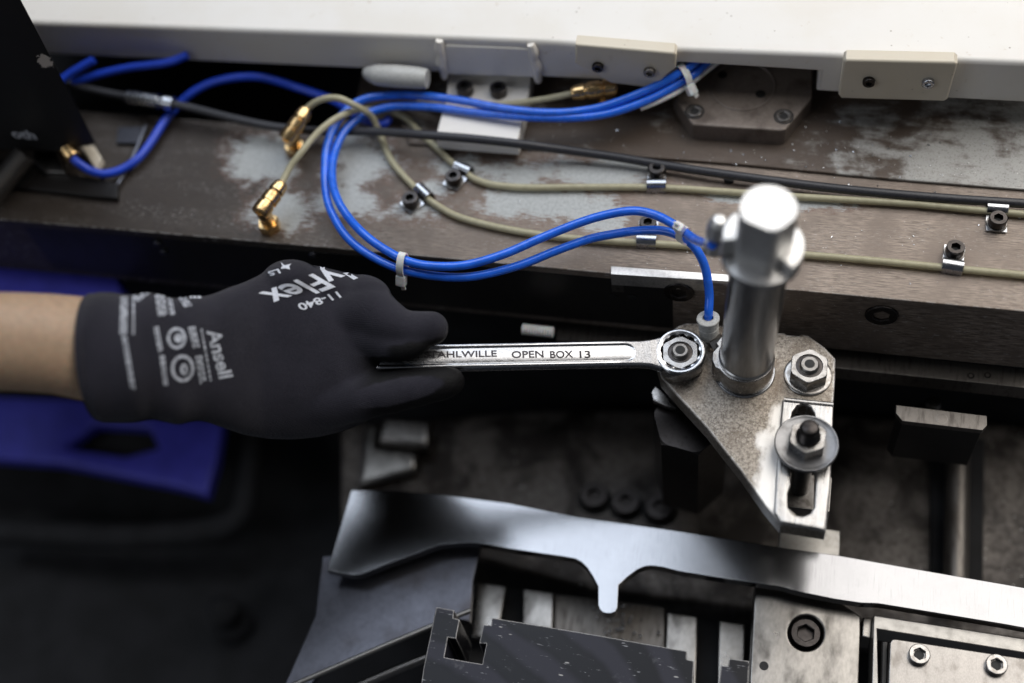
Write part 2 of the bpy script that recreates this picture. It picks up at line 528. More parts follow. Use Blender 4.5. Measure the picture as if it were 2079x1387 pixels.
def slab(outline, thick, bevel=.4, holes=(), res=2):
    """flat shape with rounded edges: top at z=0, bottom at -thick"""
    cu = bpy.data.curves.new('c', 'CURVE')
    cu.dimensions = '2D'; cu.fill_mode = 'BOTH'
    cu.bevel_depth = bevel; cu.bevel_resolution = res
    cu.extrude = max(.001, thick / 2 - bevel); cu.offset = -bevel
    for pts in [outline, *holes]:
        sp = cu.splines.new('POLY'); sp.points.add(len(pts) - 1)
        for q, p in zip(sp.points, pts): q.co = (p[0], p[1], 0, 1)
        sp.use_cyclic_u = True
    bm = curve_mesh(cu); bpy.data.curves.remove(cu)
    bm.transform(Matrix.Translation((0, 0, -thick / 2)))
    return bm

def hslab(px, z, thick, bevel=.4, holes=(), jig=0):
    o = [U(x, y, z) for x, y in px]
    if jig:
        q = []
        for i, p in enumerate(o):
            n = o[(i + 1) % len(o)]
            k = max(1, int((n - p).length / 2))
            for j in range(k):
                t = p.lerp(n, j / k)
                a = 0 if j == 0 else jig
                q.append(t + Vector((random.uniform(-a, a), random.uniform(-a, a), 0)))
        o = q
    bm = slab(o, thick, bevel, [[U(x, y, z) for x, y in h] for h in holes])
    bm.transform(Matrix.Translation((0, 0, z)))
    return bm

def vslab(px, p0, ex, thick, bevel=.4, holes=()):
    """slab standing upright in the vertical plane through p0 along ex; its face looks to -Y, thickness goes back"""
    ex = ex.normalized(); ez = Vector((0, 0, 1)); n = ex.cross(ez)   # towards -Y
    def q(x, y):
        d = UP(x, y, p0, n) - p0
        return (d.dot(ex), d.dot(ez))
    bm = slab([q(x, y) for x, y in px], thick, bevel, [[q(x, y) for x, y in h] for h in holes])
    bm.transform(frame(p0, ex, ez))
    return bm

def box(cx, cy, cz, dx, dy, dz, bevel=.3):
    bm = bmesh.new()
    bmesh.ops.create_cube(bm, size=1, matrix=Matrix.Translation((cx, cy, cz)) @ Matrix.Diagonal((dx, dy, dz, 1)))
    if bevel:
        bmesh.ops.bevel(bm, geom=bm.edges[:], offset=bevel, segments=2, affect='EDGES', profile=.6)
    return bm

def lathe(prof, seg=40, mat=None, flat=None, cap=True):
    """profile [(r, z)] turned about z; flat: function(x, y, z) -> (x, y)"""
    bm = bmesh.new(); rows = []
    for r, z in prof:
        row = []
        for i in range(seg):
            a = 2 * math.pi * i / seg
            x, y = r * math.cos(a), r * math.sin(a)
            if flat: x, y = flat(x, y, z)
            row.append(bm.verts.new((x, y, z)))
        rows.append(row)
    for a, b in zip(rows, rows[1:]):
        for i in range(seg):
            j = (i + 1) % seg
            bm.faces.new((a[i], a[j], b[j], b[i]))
    if cap:
        for row, rev in ((rows[0], True), (rows[-1], False)):
            bm.faces.new(row[::-1] if rev else row)
    bmesh.ops.remove_doubles(bm, verts=bm.verts, dist=1e-4)
    bmesh.ops.recalc_face_normals(bm, faces=bm.faces)
    if mat is not None: bm.transform(mat)
    return bm

def hexr(a, af):
    a = (a + math.pi / 6) % (math.pi / 3) - math.pi / 6
    return af / 2 / math.cos(a)

def hexprism(af, h, hole=0, cham=True, seg=72, rot=0, n=6):
    """hexagon nut with turned chamfer; flats at angle 0; optional round hole"""
    bm = bmesh.new(); rc = af / 2 * 1.065
    ang = [2 * math.pi * i / seg for i in range(seg)]
    def ring(f):
        return [bm.verts.new((f(a)[0] * math.cos(a + rot), f(a)[0] * math.sin(a + rot), f(a)[1])) for a in ang]
    rows = []
    if hole: rows.append(ring(lambda a: (hole, 0)))
    rows.append(ring(lambda a: (hexr(a, af), 0)))
    if cham:
        rows.append(ring(lambda a: (hexr(a, af), h - max(0, hexr(a, af) - rc) * .75 - .25)))
        rows.append(ring(lambda a: (min(hexr(a, af) - .22, rc), h)))
    else:
        rows.append(ring(lambda a: (hexr(a, af), h - .2)))
        rows.append(ring(lambda a: (hexr(a, af) - .2, h)))
    if hole:
        rows.append(ring(lambda a: (hole + .6, h)))
        rows.append(ring(lambda a: (hole + .2, h - .9)))
    for a, b in zip(rows, rows[1:]):
        for i in range(seg):
            j = (i + 1) % seg
            bm.faces.new((a[i], a[j], b[j], b[i]))
    if not hole:
        bm.faces.new(rows[0][::-1]); bm.faces.new(rows[-1])
    bmesh.ops.recalc_face_normals(bm, faces=bm.faces)
    return bm

def socket_head(r, h, hexaf, depth=None, knurl=False):
    """cap screw head: body ring with an open hexagon socket; returns (head, recess)"""
    seg = 48; depth = depth or h * .55
    bm = bmesh.new()
    ang = [2 * math.pi * i / seg for i in range(seg)]
    def circ(rr, z, kn=0):
        return [bm.verts.new(((rr - (kn if i % 2 else 0)) * math.cos(a), (rr - (kn if i % 2 else 0)) * math.sin(a), z)) for i, a in enumerate(ang)]
    def hx(k, z):
        return [bm.verts.new((hexr(a, hexaf) * k * math.cos(a), hexr(a, hexaf) * k * math.sin(a), z)) for a in ang]
    kn = .12 if knurl else 0
    rows = [circ(r, 0, kn), circ(r, h - .5, kn), circ(r - .12, h - .2), circ(r - .4, h), hx(1.12, h), hx(1.0, h - .3), hx(1.0, h - depth)]
    for a, b in zip(rows, rows[1:]):
        for i in range(seg):
            j = (i + 1) % seg
            bm.faces.new((a[i], a[j], b[j], b[i]))
    bm.faces.new(rows[-1]); bm.faces.new(rows[0][::-1])
    return bm

def sweep(pts, rad, seg=12, sub=6, sx=1., caps=True, flat=None):
    """smooth tube through points; rad number or list"""
    P = [Vector(p) for p in pts]; n = len(P)
    rr = rad if isinstance(rad, (list, tuple)) else [rad] * n
    path, rads = [], []
    for i in range(n - 1):
        p0, p1, p2, p3 = P[max(i - 1, 0)], P[i], P[i + 1], P[min(i + 2, n - 1)]
        for k in range(sub):
            t = k / sub
            path.append(.5 * ((2 * p1) + (p2 - p0) * t + (2 * p0 - 5 * p1 + 4 * p2 - p3) * t * t + (3 * p1 - p0 - 3 * p2 + p3) * t ** 3))
            rads.append(rr[i] * (1 - t) + rr[i + 1] * t)
    path.append(P[-1]); rads.append(rr[-1])
    bm = bmesh.new(); rows = []; up = None
    for i, p in enumerate(path):
        t = (path[min(i + 1, len(path) - 1)] - path[max(i - 1, 0)]).normalized()
        if up is None:
            up = Vector((0, 0, 1)); up = (up - t * up.dot(t))
            if up.length < .1: up = Vector((0, 1, 0)) - t * t.y
        up = (up - t * up.dot(t)).normalized(); s = t.cross(up)
        rows.append([bm.verts.new(p + (s * math.cos(2 * math.pi * k / seg) * sx + up * math.sin(2 * math.pi * k / seg)) * rads[i]) for k in range(seg)])
    for a, b in zip(rows, rows[1:]):
        for i in range(seg):
            j = (i + 1) % seg
            bm.faces.new((a[i], a[j], b[j], b[i]))
    if caps:
        bm.faces.new(rows[0][::-1]); bm.faces.new(rows[-1])
    bmesh.ops.recalc_face_normals(bm, faces=bm.faces)
    return bm

def text_bm(s, extrude=0., offset=0., shear=0., spacing=1.):
    cu = bpy.data.curves.new('t', 'FONT')
    cu.body = s; cu.size = 1; cu.extrude = extrude; cu.offset = offset; cu.shear = shear
    cu.space_character = spacing; cu.resolution_u = 4
    o = bpy.data.objects.new('tmp', cu); COL.objects.link(o)
    dg = bpy.context.evaluated_depsgraph_get()
    me = bpy.data.meshes.new_from_object(o.evaluated_get(dg))
    bm = bmesh.new(); bm.from_mesh(me)
    bpy.data.objects.remove(o); bpy.data.meshes.remove(me); bpy.data.curves.remove(cu)
    xs = [v.co.x for v in bm.verts]
    return bm, min(xs), max(xs)

# ------------------------------------------------------------ parts shared by several things
def cap_screw(parent, r, h, af, mat='black_ox', loc=(0, 0, 0), space='L', rot=None, washer=None, name='cap_screw'):
    mt = Matrix.Translation(Vector(loc)) @ (rot.to_4x4() if rot is not None else Matrix.Identity(4))
    b = socket_head(r, h, af, knurl=True); b.transform(mt)
    o = obj(name, b, mat, parent, space)
    sk = lathe([(af * .46, h * .5), (.01, h * .5)], 20, cap=False); sk.transform(mt); obj('socket', sk, 'hole', parent, space)
    if washer:
        wz = lathe([(r * .6, 0), (washer, 0), (washer, .5), (washer - .2, .7), (r * .6, .7)], 36, Matrix.Translation((0, 0, -.7)) , cap=False)
        wz.transform(mt)
        obj('washer', wz, 'zinc', parent, space)
    return o

# ============================================================ THE SETTING
BZ = 22
bed_px = [(-120, 436), (40, 449), (700, 506), (1400, 570), (2180, 641), (2180, -60), (760, -60), (735, 150), (715, 235), (640, 262), (200, 228), (-120, 200)]
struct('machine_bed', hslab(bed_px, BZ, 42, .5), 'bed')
# raised rear ledge of the bed, right of the drive
rear_px = [(830, 292), (1100, 303), (1500, 333), (1800, 362), (2180, 392), (2180, -40), (800, -40), (790, 200)]
struct('bed_ledge', hslab(rear_px, BZ + 1.6, 1.4, .6), 'rear')
# front rail face, ledge strip under it, deep parts
fe0, fe1 = U(-120, 437.5, BZ - 2), U(2180, 642.5, BZ - 2)
ex = (fe1 - fe0); ex.z = 0; ex.normalize()
fy = Vector((0, 0, 1)).cross(ex)
def rail_box(z0, z1, y0, y1, xa, xb, bevel=.5):
    bm = box((xa + xb) / 2, (y0 + y1) / 2, (z0 + z1) / 2, xb - xa, y1 - y0, z1 - z0, bevel)
    bm.transform(frame(fe0, ex, fy)); bm.transform(Matrix.Translation((0, 0, 0)))
    return bm
Lr = (fe1 - fe0).length
struct('rail_face', rail_box(-1.6 - 35, -1.6, -.6, 20, 0, Lr), 'dark')
zl = -24
strip = [U(1130, 652, zl), U(1350, 668, zl), U(1700, 708, zl), U(2180, 760, zl), U(2180, 800, zl), U(2039, 783, zl), U(1700, 748, zl), U(1345, 706, zl), U(1130, 690, zl)]
bm = slab([(p.x, p.y) for p in strip], 9, .4); bm.transform(Matrix.Translation((0, 0, zl)))
struct('ledge_strip', bm, 'ledge')
struct('lower_casting', hslab([(690, 860), (1100, 830), (1500, 830), (2300, 870), (2300, 1330), (1200, 1200), (690, 1060)], -112, 40, 3), 'casting')
struct('machine_floor', hslab([(-600, 300), (2700, 300), (2900, 1800), (-900, 1800)], -215, 10, 1), 'void')
struct('inner_wall', rail_box(-225, -30, 24, 34, -100, Lr + 100), 'void')
struct('drive_recess', rail_box(-90, 26, 170, 180, -300, 900), 'void')
struct('recess_floor', rail_box(-60, -50, 40, 175, -300, 300), 'void')

# ============================================================ cream machine cover
pe = U(2037, 125, 60) - U(81, 47, 60); pe.z = 0
P0 = U(81, 47, 60)
pn = pe.normalized().cross(Vector((0, 0, 1)))
cov = [(-120, 38), (81, 46), (698, 67), (883, 75), (1087, 83), (1379, 100), (1701, 112), (2037, 125), (2180, 131),
       (2180, 216), (1928, 203), (1697, 190), (1657, 187), (1662, 147), (1400, 131), (1375, 130), (1372, 174), (1181, 163), (1080, 158), (900, 150), (698, 140), (300, 122), (-120, 103)]
cover = thing('machine_cover', 'long cream painted machine cover with a notch in its lower edge running along the top', 'machine cover', U(1100, 160, 37))
obj('cover_body', vslab(cov, P0, pe, 420, 2.2), 'panel', cover)
# welded bracket: vertical cheek and foot with two bolts
PF = P0 + pn * 2.0
br = thing('welded_bracket', 'cream welded bracket bolted down below the middle of the machine cover', 'bracket', U(990, 200, 25))
obj('cheek', vslab([(905, 93), (1050, 99), (1075, 102), (1086, 120), (1092, 150), (1088, 158), (910, 152), (903, 146), (897, 110)], PF - pn * 1.2, pe, 4, .7), 'panel', br)
wb = []
for (a, b) in (((893, 82), (903, 158)), ((1080, 90), (1096, 165))):
    pts = [UP(a[0] + (b[0] - a[0]) * t + random.uniform(-3, 3), a[1] + (b[1] - a[1]) * t, PF - pn * 1.4, pn) for t in (0, .2, .4, .6, .8, 1)]
    wb.append(sweep(pts, [1.6, 2.4, 2.0, 2.6, 2.1, 1.5], 10, 4))
obj('weld_bead', wb[0], 'panel', br); obj('weld_bead', wb[1], 'panel', br)
obj('foot', hslab([(915, 120), (1085, 120), (1072, 200), (1050, 290), (884, 277), (905, 200)], 32.5, 8.6, .6), 'panel', br)
for x, y in ((945, 187), (1013, 190)):
    c = U(x, y, 32.5)
    o = cap_screw(br, 3.8, 4.2, 3.4, loc=c, space='W', washer=None, name='bolt')
# grey sleeve under the cover
tag(obj('cable_sleeve', sweep([U(742, 147, 44), U(765, 152, 45), (U(805, 155, 46)), U(845, 158, 46), U(868, 160, 46)], [2.2, 4.6, 5.0, 4.8, 4.2], 16, 5), 'fitplastic'),
    'short pale grey sleeve tucked under the cover left of the welded bracket', 'sleeve')
# beige blocks
def pad_block(name, px, screws, label, mats):
    t = thing(name, label, 'block', UP(*px[0], PF, pn), None)
    pc = PF + pn * 4.2
    obj('body', vslab(px, pc, pe, 6.2, 1.1), 'block', t)
    for (x, y), m in zip(screws, mats):
        c = UP(x, y, pc, pn)
        b = socket_head(2.5, 1.9, 2.2, 1.2); b.transform(axis_frame(c, pn))
        obj('button_screw', b, m, t, label='bright screw' if m == 'zinc' else None)
    return t
pad_block('pad_block', [(1168, 91), (1368, 108), (1373, 113), (1371, 140), (1358, 150), (1328, 178), (1320, 180), (1240, 170), (1207, 153), (1167, 130)],
          [(1214, 134), (1319, 144)], 'beige block with clipped lower corners on the cover, left of the blue tube entry', ['black_ox', 'oldsteel'])
pad_block('pad_block', [(1718, 122), (1938, 127), (1944, 132), (1924, 203), (1917, 207), (1708, 201), (1702, 194), (1712, 127)],
          [(1764, 164), (1884, 166)], 'beige rectangular block with one black and one bright screw at the right', ['black_ox', 'zinc'])

# brown cast pad with two socket screws under the notch
cp = thing('cast_pad', 'dark brown cast pad with engraved circle and chamfered corners under the cover notch', 'cast block', U(1508, 210, 23.6))
zc = 33
cpx = [(1374, 40), (1366, 190), (1374, 205), (1403, 250), (1411, 254), (1585, 265), (1596, 262), (1646, 202), (1650, 190), (1652, 40)]
o = hslab(cpx, zc, 10, .9)
obj('body', o, 'castpad', cp)
c = U(1508, 175, zc)
gr = lathe([(13.0, -.3), (13.2, .2), (13.5, .5), (13.9, .5), (14.2, .2), (14.5, -.3)], 64, Matrix.Translation(c), cap=False)
obj('engraved_ring', gr, 'castpad', cp)
obj('hole', lathe([(2.2, -.5), (2.2, .06), (.01, .06)], 24, Matrix.Translation(U(1544, 191, zc)), cap=False), 'hole', cp)
obj('hole', lathe([(2.0, -.5), (2.0, .06), (.01, .06)], 24, Matrix.Translation(U(1467, 152, zc)), cap=False), 'hole', cp)
for x, y in ((1410, 227), (1591, 237)):
    b = socket_head(3.3, .8, 3.9, .75); b.transform(Matrix.Translation(U(x, y, zc)))
    obj('socket', lathe([(1.75, .3), (.01, .3)], 24, Matrix.Translation(U(x, y, zc)), cap=False), 'hole', cp)
    obj('socket_screw', b, 'oldsteel', cp)
    obj('counterbore', lathe([(3.5, .03), (4.2, .05), (4.2, -.4)], 32, Matrix.Translation(U(x, y, zc)), cap=False), 'hole', cp)
# dark hole in the bed below the cable, drawn as a black disc
tag(obj('bed_plug', lathe([(2.2, -.3), (2.2, .3), (1.9, .5), (.01, .5)], 24, Matrix.Translation(U(1480, 366, BZ)), cap=False), 'hole'),
    'small black plug in the brown bed just above the blurred pin head', 'plug')

# ============================================================ front rail details
bs = thing('bar_strip', 'thin steel strip with bright top edge bolted along the front rail left of the pin', 'steel strip', U(1360, 560, 10))
obj('body', hslab([(1240, 540), (1480, 557), (1480, 572), (1240, 557)], 23.4, 8, .3), 'strip', bs)
obj('web', hslab([(1240, 556), (1480, 571), (1480, 577), (1240, 560)], 20.6, 12, .3), 'oldsteel', bs)
def face_pt(px, py):
    return UP(px, py, fe0 - fy * .6, fy)
fs = thing('rail_screw', 'large black socket screw sunk in the dark rail face right of the pin', 'screw', face_pt(1790, 638))
b = socket_head(6.6, 1.2, 6, 1.0); b.transform(axis_frame(face_pt(1790, 638), -fy)); obj('head', b, 'black_ox', fs)
fs = thing('rail_screw', 'dim socket screw in the rail face behind the box end of the wrench', 'screw', face_pt(1378, 592))
b = socket_head(6.4, 1.0, 6, .8); b.transform(axis_frame(face_pt(1378, 592), -fy)); obj('head', b, 'black_ox', fs)
for i, (x, y) in enumerate(((320, 493), (333, 510), (636, 516))):
    b = lathe([(1.8, 0), (1.8, .8), (1.2, 1.4), (.01, 1.5)], 16, axis_frame(face_pt(x, y), -fy))
    tag(obj('rail_rivet', b, 'greyplate'), ['tiny rivet glinting on the dark rail above the cuff', 'tiny rivet just below another on the dark rail above the cuff', 'tiny rivet on the dark rail above the knuckles'][i], 'rivet', 'rivets on the dark rail')
for i, (x, y) in enumerate(((1244, 602), (1284, 603))):
    b = lathe([(2.0, 0), (2.0, .3), (1.3, .35), (.01, .35)], 16, axis_frame(face_pt(x, y), -fy))
    tag(obj('hole_plug', b, 'hole'), ['left of two small black plugs in the rail face above the wrench', 'right of two small black plugs in the rail face above the wrench'][i], 'plug', 'plugs in the rail face')  # black disc colours in the darkness of a small hole
for i, (x, y) in enumerate(((1971, 763), (2005, 762))):
    b = lathe([(1.5, -.5), (1.5, .12), (1.0, .12), (.6, -.1), (.01, -.1)], 16, Matrix.Translation(U(x, y, zl)), cap=False)
    tag(obj('ledge_plug', b, 'black_ox'), ['left of two small dents in the grey ledge strip at the right', 'right of two small dents in the grey ledge strip at the right'][i], 'plug', 'dents in the ledge strip')

# ============================================================ tubes and cables
def tube_obj(name, pts, r, mat, label, cat, group=None, **k):
    o = obj(name, sweep([U(*p) for p in pts], r, **k), mat, smooth=60)
    return tag(o, label, cat, group)
T1 = [(1432, 100, 50), (1410, 128, 49), (1378, 149, 47), (1341, 170, 45), (1290, 193, 43), (1222, 217, 41), (1155, 228, 40), (1087, 228, 39), (1019, 220, 38.5), (951, 207, 38), (883, 197, 37.5), (816, 193, 37), (758, 197, 37), (721, 210, 37), (694, 234, 37), (674, 267, 36), (663, 300, 35),
      (660, 333, 34), (660, 375, 33), (666, 412, 33), (679, 443, 33), (698, 474, 33), (724, 500, 33), (757, 522, 33), (794, 540, 33), (836, 553, 32), (887, 561, 31), (939, 563, 31), (991, 556, 31), (1060, 537, 31), (1130, 509, 32), (1199, 485, 33), (1268, 472, 35), (1306, 468, 37), (1340, 468, 39), (1364, 473, 40), (1383, 481, 40.5), (1398, 490, 40), (1411, 503, 38),
      (1423, 522, 35), (1432, 545, 31), (1437, 570, 27), (1440, 600, 22), (1439, 630, 18), (1438, 650, 14)]
T2 = [(1448, 110, 46), (1424, 138, 45), (1402, 156, 44), (1378, 170, 43), (1350, 186, 42), (1307, 207, 41), (1239, 230, 39.5), (1171, 239, 38.5), (1087, 239, 37), (1019, 234, 36), (951, 227, 35), (883, 218, 34.5), (805, 216, 34), (758, 226, 33), (724, 243, 33), (700, 266, 33), (684, 297, 33),
      (675, 335, 34), (676, 375, 35), (688, 411, 36), (708, 442, 36), (732, 469, 37), (758, 491, 37), (787, 510, 37), (815, 525, 37), (853, 537, 36), (905, 541, 36), (957, 536, 36), (1026, 515, 37), (1095, 485, 38), (1164, 457, 40), (1216, 440, 42), (1265, 430, 44), (1298, 429, 45), (1331, 437, 46), (1356, 449, 47), (1378, 463, 48), (1392, 473, 50), (1412, 487, 56), (1436, 496, 66), (1446, 497, 74)]
def dense(pts): return pts
tube_obj('blue_tube', T1, 1.82, 'blue', 'looped blue air tube ending in the small grey fitting beside the wrench ring', 'tube', 'pair of looped blue air tubes', seg=16)
tube_obj('blue_tube', T2, 1.82, 'blue', 'blue air tube running to the blurred connector at the top of the pin', 'tube', 'pair of looped blue air tubes', seg=16)
tube_obj('white_tube', [(1462, 122, 43), (1436, 142, 42.5), (1416, 158, 42), (1400, 170, 41), (1376, 186, 40), (1340, 204, 39), (1300, 220, 38)], 1.3, 'tie', 'thin white tube alongside the blue tubes where they leave the cover', 'tube')
tube_obj('blue_hose', [(148, 322, 34), (163, 334, 32), (185, 347, 29), (215, 353, 27), (250, 343, 26), (280, 322, 26), (306, 290, 26), (335, 245, 26), (362, 213, 27), (392, 187, 30), (430, 168, 33), (475, 158, 35), (520, 156, 34), (560, 164, 30), (600, 177, 27), (640, 190, 26), (675, 203, 26), (700, 218, 26), (730, 238, 26), (775, 252, 26), (790, 240, 26)],
         1.95, 'blue_far', 'blurred blue hose curling from the black box and diving behind the brass fittings', 'hose', seg=12)
tube_obj('blue_hose', [(118, 168, 40), (140, 152, 42), (162, 138, 44), (190, 122, 46)], 1.9, 'blue_far', 'short stub of blue hose nearest the black box under the cover', 'hose')
tube_obj('blue_hose', [(150, 168, 36), (172, 160, 38), (210, 149, 40), (260, 138, 42), (300, 133, 43), (345, 126, 44), (380, 112, 46)], 1.9, 'blue_far', 'blue hose slanting up under the cover right of the black box', 'hose')
N = 'yellowed oil lines on the bed'
tube_obj('oil_line', [(572, 372, 37), (590, 338, 39), (610, 312, 41), (640, 275, 42), (668, 250, 42), (695, 234, 40), (725, 224, 36), (765, 222, 30), (800, 228, 27), (830, 245, 25), (852, 270, 24), (884, 298, 24), (915, 328, 24), (944, 350, 24), (965, 364, 24), (1000, 375, 24), (1050, 380, 24), (1100, 381, 24),
                      (1200, 380, 24), (1333, 381, 24), (1480, 390, 24), (1640, 401, 24), (1850, 414, 24), (2010, 429, 24), (2180, 443, 24)], 1.5, 'nylon',
         'upper yellowed oil line running from the lower left brass elbow along the bed', 'oil line', N, seg=12)
tube_obj('oil_line', [(622, 222, 40), (640, 208, 43), (662, 200, 45), (688, 200, 45), (712, 210, 43), (738, 224, 38), (757, 240, 32), (773, 276, 25), (793, 324, 24), (821, 359, 24), (846, 384, 24), (865, 401, 24), (892, 420, 24), (930, 440, 24), (990, 457, 24), (1060, 471, 24), (1140, 482, 24), (1230, 489, 24), (1313, 494, 24),
                      (1450, 503, 24), (1640, 518, 24), (1790, 531, 24), (1932, 545, 24), (2039, 555, 24), (2180, 569, 24)], 1.5, 'nylon',
         'lower yellowed oil line running from the upper brass elbow down across the bed', 'oil line', N, seg=12)
tube_obj('oil_line', [(1162, 190, 38), (1130, 197, 37), (1090, 204, 36), (1045, 210, 35), (1000, 214, 34), (950, 216, 31), (900, 214, 29), (850, 205, 28)], 1.5, 'nylon',
         'short yellowed oil line from the brass fitting behind the blue tubes', 'oil line', N, seg=12)
tube_obj('black_cable', [(60, 130, 40), (130, 166, 36), (200, 185, 34), (262, 197, 33), (300, 203, 33), (350, 211, 33), (400, 222, 32), (480, 242, 31), (560, 258, 30), (650, 266, 29), (760, 267, 31), (860, 274, 34.4), (960, 282, 35), (1060, 293, 33.5), (1150, 305, 29), (1250, 319, 27), (1345, 335, 26), (1450, 351, 26), (1560, 366, 26), (1680, 381, 26), (1800, 393, 26), (1920, 403, 26), (2039, 411, 26), (2180, 420, 26)],
         1.95, 'rubber', 'thick black cable lying along the whole length of the brown bed', 'cable', seg=14)
tag(obj('cable_joint', bjoin(sweep([U(262, 197, 33), U(290, 201, 33.5), U(322, 206, 33.5)], 3.3, 16, 4), sweep([U(322, 206, 33.5), U(334, 207.5, 33.5)], 2.6, 16, 2), sweep([U(334, 208, 33.5), U(352, 211, 33)], 3.4, 16, 3)), 'zinc'),
    'pale ribbed metal joint on the black cable beside the blurred blue hose', 'cable joint')
def cable_tie(c1, c2, r, mat, tail, label):
    """loop round two tubes with a square head and cut tail"""
    t = thing('cable_tie', label, 'cable tie', U(*c1), None, 'white cable ties on the blue tubes')
    a, b = U(*c1), U(*c2)
    m = (a + b) / 2
    ax = (U(c1[0] + tail[2], c1[1] + tail[3], c1[2]) - a).normalized()
    s = (b - a); s = (s - ax * s.dot(ax)); hw = s.length / 2 + r + .35; s.normalize(); n = ax.cross(s)
    bm = bmesh.new(); rows = []
    for k in range(28):
        an = 2 * math.pi * k / 28
        d = s * math.cos(an) * hw + n * math.sin(an) * (r + .45)
        dn = d.normalized()
        rows.append([bm.verts.new(m + d + dn * q + ax * u) for q, u in ((0, -1.5), (.7, -1.5), (.7, 1.5), (0, 1.5))])
    for i in range(28):
        p, q = rows[i], rows[(i + 1) % 28]
        for k in range(4):
            bm.faces.new((p[k], p[(k + 1) % 4], q[(k + 1) % 4], q[k]))
    bmesh.ops.recalc_face_normals(bm, faces=bm.faces)
    obj('strap', bm, mat, t, smooth=50)
    h = m + s * (hw + 2.0) * tail[1] + n * .6
    hb = box(0, 0, 0, 4.2, 5.0, 3.6, .9); hb.transform(frame(h, ax, s)); obj('head', hb, mat, t)
    tb = box(0, 2.2, 0, 2.0, 4.4, .8, .2); tb.transform(frame(h + ax * tail[0], ax + s * .3, s * tail[1])); obj('tail', tb, mat, t)
cable_tie((812, 547, 32.8), (822, 528, 37), 2.1, 'tie', (0, -1, 25, 6), 'white cable tie at the lowest point of the blue loop above the glove')
cable_tie((1383, 479, 42), (1394, 475, 49), 2.1, 'tie', (.3, 1, 20, 12), 'white cable tie where the blue tubes part beside the pin')
cable_tie((1378, 149, 47), (1400, 158, 44), 2.2, 'tie', (0, 1, -22, 13), 'white cable tie on the blue tubes just under the cover notch')

# ------------------------------------------------------------ pipe clips
def build_clip(t):
    # band over a tube of radius 1.75 at height 2 running along x; tab towards +y; all in local mm above the bed
    bm = bmesh.new(); prof = []
    for k in range(13):
        a = math.pi * (1.0 - k / 12)
        prof.append((2.35 * math.cos(a) * -1, 2.0 + 2.35 * math.sin(a)))
    prof = [(-2.35, .15)] + [(2.35 * math.cos(math.pi - math.pi * k / 12), 2.0 + 2.35 * math.sin(math.pi * k / 12)) for k in range(13)] + [(2.5, .9), (3.2, .55), (4.2, .5), (10.6, .5)]
    thick = .55; W = 4.0
    n = len(prof); A1 = []; B1 = []
    for i, (y, z) in enumerate(prof):
        p0 = Vector(prof[max(i - 1, 0)]); p1 = Vector(prof[min(i + 1, n - 1)]); tt = (p1 - p0).normalized(); nn = Vector((-tt.y, tt.x))
        y2, z2 = y + nn.x * thick, z + nn.y * thick
        A1.append([bm.verts.new((-W, y, z)), bm.verts.new((W, y, z))]); B1.append([bm.verts.new((-W, y2, z2)), bm.verts.new((W, y2, z2))])
    for i in range(n - 1):
        bm.faces.new((A1[i][0], A1[i][1], A1[i + 1][1], A1[i + 1][0])); bm.faces.new((B1[i][0], B1[i + 1][0], B1[i + 1][1], B1[i][1]))
        for s in (0, 1): bm.faces.new((A1[i][s], A1[i + 1][s], B1[i + 1][s], B1[i][s]))
    for i in (0, n - 1): bm.faces.new((A1[i][0], A1[i][1], B1[i][1], B1[i][0]))
    bmesh.ops.recalc_face_normals(bm, faces=bm.faces)
    obj('band', bm, 'zinc', t, 'L')
    cap_screw(t, 3.6, 4.4, 3.2, loc=(0, 7.0, 1.2), washer=None)
    wz = lathe([(1, 1.05), (4.1, 1.05), (4.1, 1.5), (3.9, 1.7), (1, 1.7)], 36, Matrix.Translation((0, 7.0, 0)), cap=False)
    obj('washer', wz, 'oldsteel', t, 'L')
clips = [((1333, 382), (1334, 347), 'zinc pipe clip on the upper oil line, straight below the black cable mid bed'),
         ((1313, 494), (1317, 456), 'zinc pipe clip on the lower oil line, its screw showing between the two blue tubes'),
         ((1932, 546), (1937, 509), 'sharpest zinc pipe clip at the right on the lower oil line'),
         ((2022, 430), (2022, 462), 'zinc pipe clip cut by the right edge, its screw below the upper oil line'),
         ((862, 398), (840, 414), 'slanted pipe clip on the lower oil line above the bottom of the blue loop'),
         ((942, 349), (924, 371), 'slanted pipe clip on the upper oil line, farthest back of the two slanted ones')]
clip0 = None
for (b, s, lab) in clips:
    pb, ps = U(*b, BZ), U(*s, BZ)
    y = (ps - pb).normalized(); x = y.cross(Vector((0, 0, 1)))
    rot = Matrix((x, y, Vector((0, 0, 1)))).transposed()
    if clip0 is None:
        clip0 = thing('pipe_clip', lab, 'pipe clip', pb, rot, 'zinc pipe clips screwed to the bed'); build_clip(clip0)
    else:
        dup(clip0, pb, rot, lab)

